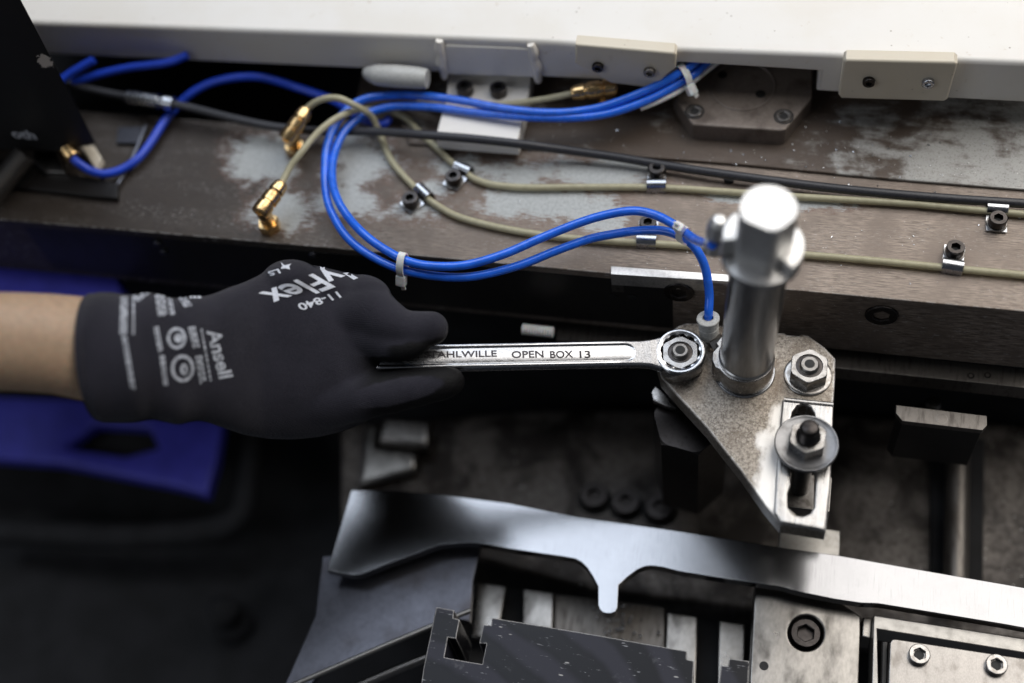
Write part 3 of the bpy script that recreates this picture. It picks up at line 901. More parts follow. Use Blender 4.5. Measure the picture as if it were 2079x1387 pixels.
# ------------------------------------------------------------ brass elbows
def elbow(base, knee, tip, zt, zb, label):
    t = thing('brass_fitting', label, 'brass fitting', U(*base, BZ), None, 'brass elbow fittings')
    b0 = U(*base, BZ)
    obj('hex_base', (lambda q: (q.transform(Matrix.Translation(b0)), q)[1])(hexprism(8.5, 4.5, rot=.3)), 'brass', t)
    k = U(*knee, zb); e = U(*tip, zt)
    obj('stem', sweep([b0 + Vector((0, 0, 4)), b0 + Vector((0, 0, 8)), b0 * .3 + k * .7 + Vector((0, 0, 0)), k], [3.0, 3.0, 3.2, 3.4], 16, 4), 'brass', t)
    d = e - k; L = d.length
    pr = [(3.6, -2.5), (4.0, -1.5), (4.0, 2.5), (3.3, 3.0), (3.3, 4.0), (3.9, 4.3), (3.9, L * .55), (3.3, L * .6), (3.3, L * .64), (3.7, L * .68), (3.3, L * .9), (2.6, L), (1.7, L + .3)]
    obj('barrel', lathe(pr, 28, axis_frame(k, d)), 'brass', t)
elbow((550, 463), (533, 425), (573, 372), 37, 36, 'nearest brass elbow fitting, lower left, at the end of the upper oil line')
elbow((602, 305), (587, 276), (623, 222), 40, 36, 'brass elbow fitting behind the first one, near the dark gap')
elbow((1232, 213), (1238, 178), (1160, 190), 38, 38, 'brass elbow fitting under the beige block with clipped corners')

# ============================================================ bracket plate
bp = thing('bracket_plate', 'worn brown triangular bracket plate carrying the pin, nuts and slotted pad', 'bracket plate', U(1550, 850, -8))
# brown ground plate
out = [(1376, 661), (1394, 655), (1418, 656), (1500, 664), (1579, 675), (1592, 675), (1598, 679), (1622, 681), (1628, 678), (1642, 681), (1655, 690), (1676, 705), (1697, 728), (1696, 770), (1693, 814), (1691, 862), (1690, 900), (1686, 990), (1677, 1079), (1584, 1064), (1553, 1027), (1504, 957), (1470, 915), (1435, 870), (1376, 806), (1342, 767), (1330, 722), (1350, 682)]
hole1 = [(1598, 990), (1597, 860), (1606, 828), (1620, 820), (1640, 822), (1651, 838), (1655, 860), (1658, 900), (1655, 1030), (1640, 1047), (1620, 1047), (1600, 1030)]
obj('plate', hslab(out, 0, 9, .8, [hole1]), 'plate', bp)
padz = 1.8
po = [(1589, 811), (1594, 808), (1690, 818), (1692, 826), (1691, 860), (1689, 905), (1685, 990), (1675, 1076), (1585, 1060), (1572, 1040), (1577, 950), (1584, 862)]
ph = [(1605, 985), (1604, 860), (1609, 836), (1618, 824), (1632, 820), (1646, 826), (1653, 840), (1656, 870), (1656, 980), (1653, 1030), (1644, 1043), (1628, 1049), (1610, 1044), (1599, 1030), (1599, 1000)]
obj('slotted_pad', hslab(po, padz, 2.2, .7, [ph], jig=.035), 'pad', bp)
obj('rolled_edge', sweep([U(1592, 813, 1.2), U(1640, 818, 1.2), U(1691, 823, 1.2)], 1.25, 14, 6), 'pad', bp)
# square nut corner below the plate and its black body
sp = thing('support_bolt', 'black hexagonal support post under the left edge of the bracket plate', 'support post', U(1390, 900, -80))
c = U(1400, 846, -20)
fb_ = hslab([(1322, 796), (1330, 783), (1350, 800), (1372, 828), (1352, 824), (1326, 812)], -19, 3, .5); obj('flange', fb_, 'steel', sp)
hb = hexprism(28, 62, rot=.35); hb.transform(Matrix.Translation((c.x, c.y, -85))); obj('post', hb, 'black_ox', sp)

# ============================================================ pin
base = U(1511, 752, 1)
tipc = U(1560, 422, 109)
pin = thing('locating_pin', 'tall polished steel pin with blurred bright head standing on the bracket plate', 'pin', Vector((base.x, base.y, 0)))
pm = axis_frame(Vector((base.x, base.y, 0)), tipc - Vector((base.x, base.y, 0)))
obj('washer', lathe([(9, 0), (12.3, 0), (12.4, .5), (12.1, .9), (9, .9)], 64, Matrix.Translation((base.x, base.y, 0)) ), 'zinc', pin)
def collar_pts():
    pts = []
    for k in range(60):
        a = 2 * math.pi * k / 60
        r = 11.6
        d = (math.cos(a), math.sin(a))
        pts.append((d[0] * r, d[1] * r))
    # two flats with a corner towards the upper left
    out = []
    for (x, y) in pts:
        ang = math.degrees(math.atan2(y, x)) % 360
        if 128 < ang < 212: continue
        out.append((x, y))
    i = next(k for k, (x, y) in enumerate(out) if math.degrees(math.atan2(y, x)) % 360 > 200)
    return out[:i] + [(-9.5, 9.8), (-12.2, 5.0), (-11.2, 3.6), (-13.0, .6), (-12.8, -3.0), (-11.2, -6.2)] + out[i:]
cb = slab(collar_pts(), 10.6, .5); cb.transform(Matrix.Translation((base.x, base.y, 11.8)))
obj('collar', cb, 'steel', pin)
prof = [(10.6, 11), (10.95, 11.6), (10.95, 12.4), (10.45, 12.9), (10.4, 30), (10.4, 60), (10.4, 79.5), (10.9, 80.2), (13.9, 81.2), (14.4, 81.8), (14.4, 83.4), (14.1, 83.9), (9.0, 84.0)]
obj('shaft', lathe(prof, 96, pm), 'pin', pin)
def head_flat(x, y, z):                 # milled flats on the tip
    for (nx, ny, d) in ((-.35, -.94, 8.3), (.80, -.60, 8.9), (-.98, .17, 8.9)):
        k = x * nx + y * ny
        if k > d: x -= nx * (k - d); y -= ny * (k - d)
    return x, y
obj('tip', lathe([(10.0, 83.8), (10.1, 100), (10.1, 107.4), (9.9, 108.6), (9.2, 109.2), (.01, 109.2)], 96, pm, flat=head_flat), 'tip', pin)
def lobe(a0, a1, r0, r1, z0, z1):
    pts = [(r1 * math.cos(R(a0 + (a1 - a0) * k / 12)), r1 * math.sin(R(a0 + (a1 - a0) * k / 12))) for k in range(13)] + \
          [(r0 * math.cos(R(a1 + (a0 - a1) * k / 12)), r0 * math.sin(R(a1 + (a0 - a1) * k / 12))) for k in range(13)]
    b = slab(pts, z1 - z0, .8); b.transform(pm @ Matrix.Translation((0, 0, z1))); return b
obj('lobe', lobe(138, 196, 8, 14.3, 83.8, 93), 'tip', pin)
obj('lobe', lobe(-42, 38, 8, 14.3, 83.8, 89), 'tip', pin)
# connector on the pin's left side
sc = thing('side_connector', 'blurred metal connector on the upper left of the pin where a blue tube ends', 'connector', U(1450, 480, 70))
e0 = U(1449, 506, 66); e1 = U(1462, 440, 86)
obj('body', lathe([(3.4, 0), (3.9, .5), (3.9, 6), (3.2, 6.5), (3.2, 9), (4.0, 9.5), (4.0, 15), (3.4, 17), (2.0, 18.6), (.01, 19)], 28, axis_frame(e0, e1 - e0)), 'tip', sc)
obj('port', sweep([U(1455, 474, 76), pm @ Vector((0, 0, 72))], 2.8, 16, 3), 'steel', sc)

# ============================================================ fitting beside the ring
pf = thing('push_fitting', 'small grey push in fitting holding the blue tube between wrench ring and pin', 'fitting', U(1440, 688, 2))
fb, ft = U(1441, 690, 4), U(1437.5, 646, 16.5)
fm = axis_frame(fb, ft - fb); L = (ft - fb).length
obj('collet', lathe([(2.2, L - 1.2), (4.5, L - 1.2), (4.65, L - .8), (4.65, L - .2), (4.4, L + .1), (2.3, L + .1), (2.2, L - .4)], 40, fm, cap=False), 'fitplastic', pf)
obj('body', lathe([(2.0, -2), (2.2, 0), (2.6, 1.5), (3.9, 2.4), (4.0, L - 5.2), (3.7, L - 4.8), (3.7, L - 4.4), (4.1, L - 4.0), (4.1, L - 1.4), (3.8, L - 1.2), (2.1, L - 1.2)], 40, fm), 'fitplastic', pf)
obj('elbow', sweep([U(1441, 690, 5), U(1447, 697, 4.5), U(1458, 700, 6)], [2.0, 2.2, 2.2], 14, 4), 'steel', pf)
hb = hexprism(5.4, 5, rot=.2); hb.transform(axis_frame(U(1447, 702, 6), Vector((1, .45, .5)))); obj('hex_nipple', hb, 'satin', pf)

# ============================================================ nuts and studs
def flange_nut(px, af, h, rot, washer_r, stud_r, stud_h, label, socket=True, tall=0):
    b = U(px[0], px[1], 0)
    t = thing('stud_nut', label, 'nut', b, Matrix.Identity(3), 'nuts on the bracket plate')
    obj('washer', lathe([(3, 0), (washer_r, 0), (washer_r, .7), (washer_r - .3, 1.0), (washer_r * .86, 1.25), (3, 1.25)], 64), 'steel', t, 'L')
    n = hexprism(af, h, hole=stud_r + .9, rot=rot); n.transform(Matrix.Translation((0, 0, 1.25))); obj('nut', n, 'steel', t, 'L')
    z = 1.25 + h
    obj('insert', lathe([(stud_r - .1, z - 1.2), (stud_r + 1.3, z - 1.2), (stud_r + 1.3, z - .45), (stud_r + .9, z - .3), (stud_r - .1, z - .3)], 40, cap=False), 'black_ox', t, 'L')
    th = []
    zz = 1.0
    while zz < stud_h - 1.2:
        th += [(stud_r, zz), (stud_r - .28, zz + .3)]; zz += .62
    b2 = lathe([(stud_r - .3, .8)] + th + [(stud_r - .1, stud_h - 1.2), (stud_r - .2, stud_h - .5), (stud_r - .7, stud_h)], 40, cap=True)
    # open socket in the end
    b2.faces.ensure_lookup_table()
    obj('stud', b2, 'oldsteel', t, 'L')
    sh = bmesh.new()
    if socket:
        sh = lathe([(2.0, .02), (1.75, .10), (.01, .10)], 30, Matrix.Translation((0, 0, stud_h - .02)), cap=False)
        obj('socket', sh, 'hole', t, 'L')
    return t, b
# right nut: washer centre at (1640,762) on the plate
flange_nut((1640, 763), 14.0, 6.8, R(0), 9.5, 3.9, 9.6, 'hex flange nut on a stud at the upper right of the bracket plate')
RC = U(1381, 712, 10.4)                 # centre of the wrench ring, top
rb = Vector((RC.x, RC.y, 0))
rp = PX(rb)
flange_nut((rp[0], rp[1]), 13.9, 8.0, R(8), 8.6, 3.6, 11.0, 'hex nut on a stud inside the ring of the wrench')
# bolt with the large washer over the slot
sb = thing('clamp_bolt', 'clamp bolt with a large washer and hex nut over the slot', 'bolt', U(1634, 935, -6))
wc = U(1638, 899, 7.0)
obj('large_washer', lathe([(4.2, 5.2), (12.0, 5.2), (12.2, 5.6), (12.2, 6.6), (11.8, 7.1), (11.2, 7.1), (10.4, 6.6), (4.2, 6.3)], 72, Matrix.Translation((wc.x, wc.y, 0))), 'darkwasher', sb)
obj('lower_washer', lathe([(4.2, 2.0), (8.6, 2.0), (8.8, 2.5), (8.8, 4.6), (8.5, 5.1), (4.2, 5.2)], 56, Matrix.Translation((wc.x - .2, wc.y - .6, 0))), 'greyplate', sb)
hb = hexprism(13.0, 5.6, hole=4.2, rot=R(-4)); hb.transform(Matrix.Translation((wc.x + .1, wc.y + .3, 6.3))); obj('hex_nut', hb, 'steel', sb)
th = []; zz = 10.
while zz < 17.6: th += [(3.95, zz), (3.65, zz + .3)]; zz += .6
obj('threaded_stud', lathe([(3.9, -34), (3.9, 1)] + th + [(3.7, 18.4), (3.3, 19.4), (2.7, 19.8), (.01, 20.0)], 40, Matrix.Translation((wc.x + .15, wc.y + .3, 0))), 'black_ox', sb)
obj('tee_head', (lambda q: (q.transform(Matrix.Translation((wc.x, wc.y - 1, -38))), q)[1])(box(0, 0, 0, 26, 16, 7, .8)), 'oldsteel', sb)

# ============================================================ wrench
HP = UD(862, 722, 509)
wr = thing('combination_wrench', 'polished steel wrench whose box end sits on the nut, held by the gloved hand', 'wrench', RC)
toC = (CAM - RC).normalized()
wn = (Vector((0, 0, 1)) * .72 + toC * .28).normalized()
wx = (HP - RC).normalized()
wn = (wn - wx * wn.dot(wx)).normalized()
wy = wn.cross(wx)                       # towards the lower side of the photo or its opposite
WM = Matrix((wx, wy, wn)).transposed().to_4x4(); WM.translation = RC
# ring: axis near the nut's axis
rn = (Vector((0, 0, 1)) * .86 + toC * .14).normalized()
RM = axis_frame(RC, rn)
seg = 192
def twelve(a, af):
    r = 1e9
    for off in (0, math.pi / 6):
        b = (a + off + math.pi / 6) % (math.pi / 3) - math.pi / 6
        rr = af / 2 / math.cos(b)
        r = rr if r == 1e9 else max(r, rr)
    return min(r, 7.95)
bm = bmesh.new(); rows = []
spec = [('o', 9.75, -8.2), ('o', 10.05, -7.8), ('o', 10.25, -3), ('o', 10.2, -1.0), ('o', 10.0, -.35), ('o', 9.6, -.03), ('o', 9.1, .03), ('o', 8.8, -.05), ('o', 8.5, -.18), ('t', 14.6, -.4), ('t', 14.3, -.7), ('t', 14.3, -7.6), ('o', 8.0, -8.2)]
for kind, v, z in spec:
    row = []
    for i in range(seg):
        a = 2 * math.pi * i / seg
        r = v if kind == 'o' else twelve(a, v)
        row.append(bm.verts.new((r * math.cos(a), r * math.sin(a), z)))
    rows.append(row)
rows.append(rows[0])
for a, b in zip(rows, rows[1:]):
    for i in range(seg):
        j = (i + 1) % seg
        bm.faces.new((a[i], a[j], b[j], b[i]))
bmesh.ops.recalc_face_normals(bm, faces=bm.faces)
bm.transform(RM)
ring = obj('box_end', bm, 'wrench', wr, smooth=28)
# shank
def hw(s):
    a = 5.35
    if s < 17: a += 1.5 * ((17 - s) / 9.0) ** 2
    return a
def smooth(x, a, b):
    t = min(1, max(0, (x - a) / (b - a))); return t * t * (3 - 2 * t)
SEND = 150; NS = 230; NV = 44
PE = 18.2                               # end of the sunk panel
bm = bmesh.new(); rl = bm.verts.layers.float.new('rough')
top = []; side_b = []
for i in range(NS + 1):
    s_n = 7.5 + (SEND - 7.5) * (i / NS) ** 1.25
    row = []
    for j in range(NV + 1):
        u = -1 + 2 * j / NV
        u = math.copysign(abs(u) ** .85, u)
        v = u * hw(s_n); s = max(s_n, math.sqrt(max(0, 9.3 ** 2 - v * v)))
        d_end = PE + 3.7
        if s > d_end: dist = abs(v) - 3.75
        else: dist = math.hypot(v, s - d_end) - 3.75
        m = 1 - smooth(dist, -.55, .15)                   # 1 inside panel
        edge = hw(s_n) - abs(v)
        h = -.05
        if edge < 1.1: h -= .95 * (1 - math.sqrt(max(0, 1 - ((1.1 - edge) / 1.1) ** 2)))
        inner = -.95 + .55 * (1 - (min(abs(v), 3.7) / 3.7) ** 2)
        h = h * (1 - m) + inner * m
        if s < 30: h -= .45 * (1 - m) * smooth(s, 24, 14)
        h -= .55 * smooth(s, 12, 9)
        vv = bm.verts.new((s, v, h - .4))
        rim = (1 if (s < PE + 6 and dist > .1) else 0) * smooth(s, 30, 19)
        vv[rl] = max(rim * (1 if edge > .7 else .2), m * (.30 if dist < -.6 else .1))
        row.append(vv)
    top.append(row)
for a, b in zip(top, top[1:]):
    for j in range(NV):
        bm.faces.new((a[j], a[j + 1], b[j + 1], b[j]))
def skirt(vs, outward):
    lv = []
    prev = vs
    for (dz, dy) in ((-1.6, .28), (-2.9, .1), (-4.4, -.5)):
        cur = []
        for v in vs:
            n = bm.verts.new((v.co.x, v.co.y + dy * outward, v.co.z + dz)); n[rl] = .1; cur.append(n)
        for k in range(len(vs) - 1):
            bm.faces.new((prev[k], prev[k + 1], cur[k + 1], cur[k]))
        prev = cur
    return prev
l = skirt([r[0] for r in top], -1); r_ = skirt([r[-1] for r in top], 1)
for k in range(len(l) - 1): bm.faces.new((l[k], l[k + 1], r_[k + 1], r_[k]))
bmesh.ops.recalc_face_normals(bm, faces=bm.faces)
bm.transform(WM)
obj('shank', bm, 'wrench', wr, smooth=50)
# flat dark lettering on the panel: position along the shank from photo columns
def along(px, py):
    p = UP(px, py, RC - wn * .9, wn) - RC
    return p.dot(wx), p.dot(wy)
def letter(s, x0, x1, yb, yt, parent=wr):
    (sx0, sy0), (sx1, _), = along(x0, yb), along(x1, yb)
    _, sy1 = along((x0 + x1) / 2, yt)
    for (off, ext, lift, mat, nm) in ((.018, .02, .14, 'letter', 'lettering'),):
        b, xa, xb = text_bm(s, ext, off)
        capH = .69
        kx = (sx1 - sx0) / (xb - xa); ky = (sy1 - sy0) / capH
        vl = b.verts.layers.float.new('rough')
        for v in b.verts:
            x, y, z = v.co
            lx = sx0 + (x - xa) * kx; ly = sy0 + y * ky
            hz = -.95 + .55 * (1 - (min(abs(ly), 3.7) / 3.7) ** 2) - .4
            v.co = (lx, ly, hz + lift + (z + ext) * 1.0); v[vl] = .15
        bmesh.ops.recalc_face_normals(b, faces=b.faces)
        b.transform(WM)
        obj(nm, b, mat, parent, smooth=30)
letter('STAHLWILLE', 861, 1009, 727, 713)
letter('OPEN', 1039, 1104, 727, 713)
letter('BOX', 1117, 1164, 727, 713)
letter('13', 1177, 1199, 727, 713)

# ============================================================ gloved hand and forearm
person = thing('person', 'left forearm and hand in a dark knitted glove gripping the wrench', 'person', UD(400, 720, 490))
def loft(secs, seg=40, expo=2.3):
    """secs: (px, ytop, ybot, depth, halfthick[, skew px])"""
    bm = bmesh.new(); rows = []
    for sc_ in secs:
        x, yt, yb, d, T = sc_[:5]; sk = sc_[5] if len(sc_) > 5 else 0
        row = []
        hy = (yb - yt) / 2 * d / FP
        c = UD(x, (yt + yb) / 2, d)
        for k in range(seg):
            a = 2 * math.pi * k / seg
            ca, sa = math.cos(a), math.sin(a)
            ca = math.copysign(abs(ca) ** (2 / expo), ca); sa = math.copysign(abs(sa) ** (2 / expo), sa)
            row.append(bm.verts.new(c + CD * hy * ca + CF * T * sa + CR * (sk * d / FP) * ca))
        rows.append(row)
    for a, b in zip(rows, rows[1:]):
        for i in range(seg):
            j = (i + 1) % seg
            bm.faces.new((a[i], a[j], b[j], b[i]))
    bm.faces.new(rows[0][::-1]); bm.faces.new(rows[-1])
    bmesh.ops.recalc_face_normals(bm, faces=bm.faces)
    return bm
def finger(pts):
    return sweep([UD(x, y, d) for x, y, d, r in pts], [r * d / FP for x, y, d, r in pts], 24, 6)
def ball(x, y, d, rx, ry, rz):
    bm = bmesh.new()
    bmesh.ops.create_uvsphere(bm, u_segments=28, v_segments=18, radius=1)
    k = d / FP
    m = Matrix((CR * rx * k, CD * ry * k, CF * rz * k)).transposed().to_4x4(); m.translation = UD(x, y, d)
    bm.transform(m); return bm
def capped(pts):
    b = finger(pts)
    x, y, d, r = pts[-1]
    b = bjoin(b, ball(x, y, d, r, r, r)); x, y, d, r = pts[0]
    return bjoin(b, ball(x, y, d, r, r, r))
body = loft([(196, 604, 846, 468, 19, 9), (208, 595, 858, 469, 20, 8), (235, 592, 858, 470, 20, 6), (300, 596, 856, 474, 20, 4), (400, 604, 856, 486, 20), (450, 592, 866, 494, 20), (500, 572, 884, 501, 20),
             (550, 548, 892, 509, 20), (600, 533, 893, 512, 20), (650, 540, 888, 514, 19), (700, 552, 876, 516, 18), (745, 562, 858, 518, 16), (775, 585, 800, 520, 14), (795, 620, 735, 521, 10)])
parts = [body,
    ball(592, 572, 506, 62, 46, 60), ball(735, 605, 510, 62, 48, 50), ball(665, 590, 510, 60, 44, 56),
    capped([(690, 640, 511, 62), (745, 636, 508, 60), (785, 655, 505, 50), (818, 668, 503.5, 41), (850, 669, 503, 38), (876, 667, 503, 36)]),             # index
    capped([(560, 800, 512, 76), (640, 810, 510, 66), (710, 808, 508, 54), (770, 800, 506, 46), (820, 792, 505, 42), (865, 784, 505, 38), (905, 777, 506, 35), (915, 775, 507, 30)]),  # thumb
    capped([(740, 680, 508, 46), (790, 700, 504, 36), (822, 706, 501, 28), (852, 696, 501, 24)]),
    capped([(690, 630, 520, 46), (768, 645, 534, 42), (800, 690, 546, 38), (770, 735, 548, 34), (735, 748, 544, 31)]),   # middle, curled under the shank
    capped([(640, 620, 524, 46), (700, 640, 546, 42), (730, 690, 560, 36), (700, 735, 562, 33), (665, 745, 556, 30)]),   # ring
    capped([(580, 620, 526, 44), (620, 650, 552, 38), (640, 700, 566, 32), (610, 740, 566, 29), (585, 748, 560, 26)])]   # little
raw = bjoin(*parts)
raw.transform(Matrix.Scale(.01, 4))          # remesh in a comfortable scale
me = bpy.data.meshes.new('raw'); raw.to_mesh(me); raw.free()
tmp = bpy.data.objects.new('raw', me); COL.objects.link(tmp)
md = tmp.modifiers.new('r', 'REMESH'); md.mode = 'VOXEL'; md.voxel_size = .0095
md = tmp.modifiers.new('s', 'SMOOTH'); md.factor = .5; md.iterations = 14
dg = bpy.context.evaluated_depsgraph_get()
me2 = bpy.data.meshes.new_from_object(tmp.evaluated_get(dg))
bpy.data.objects.remove(tmp)
gb = bmesh.new(); gb.from_mesh(me2); bpy.data.meshes.remove(me2)
gb.transform(Matrix.Scale(100, 4)); gb.normal_update()
# creases and the coated palm side
from mathutils import noise as mn
cl = gb.verts.layers.float.new('coating')
def sd_ell(x, y, cx, cy, rx, ry, rot=0):
    c, s = math.cos(rot), math.sin(rot); dx, dy = x - cx, y - cy
    u, v = (dx * c + dy * s) / rx, (-dx * s + dy * c) / ry
    return math.hypot(u, v)
for v in gb.verts:
    x, y, d = PX(v.co)
    f = v.normal.dot(-CF)
    a = smooth(f, .30, .05)                                  # palm and finger undersides
    wob = mn.noise(v.co * .35) * 8
    if x > 762 and y < 740:                                  # index: lower half of the tip
        line = 703 - (x - 830) * .16 + wob * .6
        a = max(a, smooth(y, line - 10, line - 2) * smooth(x, 775, 800))
    if x > 690 and y > 725:                                  # thumb: coated except an oval over the nail side
        q = sd_ell(x, y, 800, 796, 98, 25, -.21) + wob * .008
        a = max(a, smooth(q, .98, 1.1) * smooth(x, 700, 770))
    v[cl] = a
    # soft wrinkles at wrist and between thumb and index
    wv = mn.noise(Vector((x * .018, y * .007, 3.))) * 1.7 * smooth(x, 520, 380)
    wv += mn.noise(Vector(((x - y * .6) * .02, (x + y) * .004, 9.))) * .5 * smooth(x, 640, 760) * (1 - smooth(x, 820, 860))
    v.co += v.normal * wv
    bulge = smooth(x, 182, 160)
    v.co += v.normal * bulge * .6
gb.normal_update()
BV = BVHTree.FromBMesh(gb)
glove = obj('glove', gb, 'glove', person, smooth=0)
glove.data.shade_smooth()
fore = loft([(-900, 560, 800, 430, 26), (-200, 592, 790, 448, 18), (-60, 592, 792, 453, 18), (40, 594, 795, 458, 18), (110, 597, 800, 462, 18), (165, 602, 812, 466, 18), (240, 610, 830, 472, 16), (320, 620, 840, 480, 15)], 48, 2.1)
bmesh.ops.subdivide_edges(fore, edges=[e for e in fore.edges], cuts=1, use_grid_fill=True)
obj('forearm', fore, 'skin', person, smooth=80)
# ribbed hem of the cuff
hem = []
for k in range(41):
    a = 2 * math.pi * k / 40
    c = UD(197, 725, 468); hy = 121 * 468 / FP
    hem.append(c + CD * hy * math.cos(a) + CF * 19 * math.sin(a) + CR * 10 * 468 / FP * math.cos(a))
obj('cuff_hem', sweep(hem, 1.6, 10, 2, caps=False), 'glove', person, smooth=80)

def drape(bm, fn, lift=.32, maxlen=2.2):
    bmesh.ops.triangulate(bm, faces=bm.faces[:])
    for v in bm.verts:
        x, y = fn(v.co.x, v.co.y); v.co = (x, y, 0)
    for _ in range(3):
        es = [e for e in bm.edges if e.calc_length() > maxlen * 5]
        if not es: break
        bmesh.ops.subdivide_edges(bm, edges=es, cuts=1); bmesh.ops.triangulate(bm, faces=bm.faces[:])
    dead = []
    for v in bm.verts:
        dr = ray(v.co.x, v.co.y).normalized()
        h = BV.ray_cast(CAM, dr)
        if h[0] is None: dead.append(v)
        else: v.co = h[0] + h[1] * lift
    bmesh.ops.delete(bm, geom=dead, context='VERTS')
    dead = [f for f in bm.faces if max(e.calc_length() for e in f.edges) > 7]
    bmesh.ops.delete(bm, geom=dead, context='FACES')
    for f in bm.faces:
        f.normal_update()
        if f.normal.dot(CAM - f.calc_center_median()) < 0: f.normal_flip()
    return bm
def gprint(s, o, ex_, ey_, mat='print', offset=.0, name='print', shear=0):
    b, xa, xb = text_bm(s, 0, offset, shear)
    b = drape(b, lambda x, y: (o[0] + ex_[0] * (x - xa) / (xb - xa) + ey_[0] * y / .69, o[1] + ex_[1] * (x - xa) / (xb - xa) + ey_[1] * y / .69))
    if len(b.faces): obj(name, b, mat, person, smooth=80)
gprint('HyFlex', (714, 528), (-192, 70), (50, 24), offset=.018, shear=.1)
gprint('11-840', (684, 592), (-82, 27), (10, 12), offset=.02)
gprint('LS', (566, 547), (-22, 6), (5, 8), offset=.03)
def ppoly(pts, mat='print', name='print'):
    b = bmesh.new(); vs = [b.verts.new((x, y, 0)) for x, y in pts]; b.faces.new(vs)
    b = drape(b, lambda x, y: (x, y))
    if len(b.faces): obj(name, b, mat, person, smooth=80)
star = bmesh.new()
so = [(570, 533), (578, 540), (591, 537), (587, 542), (589, 548), (580, 546), (570, 547), (574, 541)]
ppoly(so, name='emblem')
# cuff marks: columns of small unreadable print, two round pictograms and the larger word
def microcol(x0, y0, x1, y1, wid, n=None, mat='print_far'):
    b = bmesh.new()
    L = math.hypot(x1 - x0, y1 - y0); dx, dy = (x1 - x0) / L, (y1 - y0) / L; nx, ny = -dy, dx
    lines = max(1, int(wid / 5))
    for li in range(lines):
        t = 0
        off = (li - (lines - 1) / 2) * 5
        while t < L - 3:
            seglen = random.uniform(3, 12)
            e = min(L, t + seglen)
            q = []
            for (tt, oo) in ((t, off - 2.1), (e, off - 2.1), (e, off + 2.1), (t, off + 2.1)):
                q.append(b.verts.new((x0 + dx * tt + nx * oo, y0 + dy * tt + ny * oo, 0)))
            b.faces.new(q)
            t = e + 2.2
    b = drape(b, lambda x, y: (x, y))
    if len(b.faces): obj('small_print', b, mat, person, smooth=0)
microcol(252, 604, 250, 680, 16); microcol(271, 602, 270, 680, 9); microcol(252, 684, 270, 792, 13)
microcol(275, 608, 308, 586, 18)
microcol(322, 588, 330, 642, 20); microcol(341, 590, 350, 640, 12); microcol(362, 596, 384, 625, 16); microcol(385, 605, 408, 605, 6, mat='print')
microcol(316, 664, 326, 716, 13); microcol(328, 722, 336, 782, 13)
microcol(388, 664, 398, 706, 16); microcol(402, 722, 412, 778, 16)
def ringmark(cx, cy, rx, ry, wdt, solid=False):
    b = bmesh.new(); n = 28; A2 = []
    for k in range(n):
        a = 2 * math.pi * k / n
        A2.append((b.verts.new((cx + rx * math.cos(a), cy + ry * math.sin(a), 0)), b.verts.new((cx + (rx - wdt) * math.cos(a), cy + (ry - wdt) * math.sin(a), 0))))
    for k in range(n):
        p, q = A2[k], A2[(k + 1) % n]
        b.faces.new((p[0], q[0], q[1], p[1]))
    b = drape(b, lambda x, y: (x, y)); obj('pictogram', b, 'print_far', person, smooth=0)
ringmark(358, 687, 20, 22, 6); ringmark(362, 687, 9, 9, 8.5)
ringmark(370, 748, 24, 28, 7); ringmark(373, 750, 8, 12, 6)
gprint('Ansell', (419, 672), (26, 98), (27, -5), 'print_far', offset=.03, name='print')
microcol(408, 668, 428, 776, 6)

# ============================================================ black box at the left
bb = thing('control_box', 'tall matt black box with chipped paint and partly visible white lettering at the left edge', 'box', Vector((BOXA.x, BOXA.y, BOXZ)))
fl = U(-260, 300, BOXZ)
back = Vector((0, 60, 0))
o2 = [(fl.x, fl.y), (BOXA.x, BOXA.y), (BOXB.x, BOXB.y), tuple(U(140, 190, BOXZ))[:2], (fl.x, fl.y + 90)]
sb_ = slab(o2, 230, .9); sb_.transform(Matrix.Translation((0, 0, BOXZ + 230)))
LEAN = Matrix.Identity(4); LEAN[0][2] = .058; LEAN[0][3] = -.058 * BOXZ
sb_.transform(LEAN)
obj('housing', sb_, 'box', bb)
bn = (fl - BOXA); bn.z = 0; bn = bn.normalized().cross(Vector((0, 0, 1))); bn = bn if bn.y < 0 else -bn
def bp2(x, y): return UP(x, y, BOXA + bn * .15, bn)
b, xa, xb = text_bm('oth', 0, .02)
ea, eb = bp2(27, 279), bp2(74, 283)
exd = (eb - ea); kx = exd.length / (xb - xa); exd.normalize()
up_ = Vector((0, 0, 1)); hgt = (bp2(48, 262) - ea).dot(up_) / .72
for v in b.verts: v.co = Vector((.4, 0, 0)) + ea + exd * (v.co.x - xa) * kx + up_ * v.co.y * hgt
obj('lettering', b, 'print', bb, smooth=0)
# things at its foot
tag(obj('clamp_block', hslab([(66, 303), (112, 308), (131, 350), (90, 348), (66, 325)], 28, 6, .8), 'satin'), 'bright metal block under the black box', 'metal block')
tag(obj('corner_chip', hslab([(163, 296), (190, 295), (206, 320), (194, 342), (180, 322)], 27, 4.5, .6), 'block'), 'small beige chamfered block just right of the black box foot', 'block')
tag(obj('foot_plate', hslab([(-60, 318), (60, 330), (130, 350), (240, 372), (238, 402), (190, 398), (40, 380), (-60, 372)], 25, 3, .6), 'dark'), 'dark foot plate under the black box', 'plate')
vb = thing('vee_bracket', 'dark vee shaped bracket rising behind the curl of blurred blue hose', 'bracket', U(250, 330, 22))
obj('arm', sweep([U(205, 355, 24), U(222, 393, 23.6), U(232, 388, 23.8), U(270, 320, 24), U(296, 256, 24)], 1.0, 8, 5), 'greyplate', vb)
obj('plate', hslab([(240, 258), (296, 256), (285, 290), (236, 290)], 24, 1.6, .3), 'greyplate', vb)
hs = thing('ribbed_hose', 'short ribbed metal hose at the left edge below the black box', 'hose', U(40, 345, 30))
pts = [U(-20, 400, 30), U(20, 360, 32), U(48, 318, 36)]
d = pts[2] - pts[0]
pr = []; t = 0
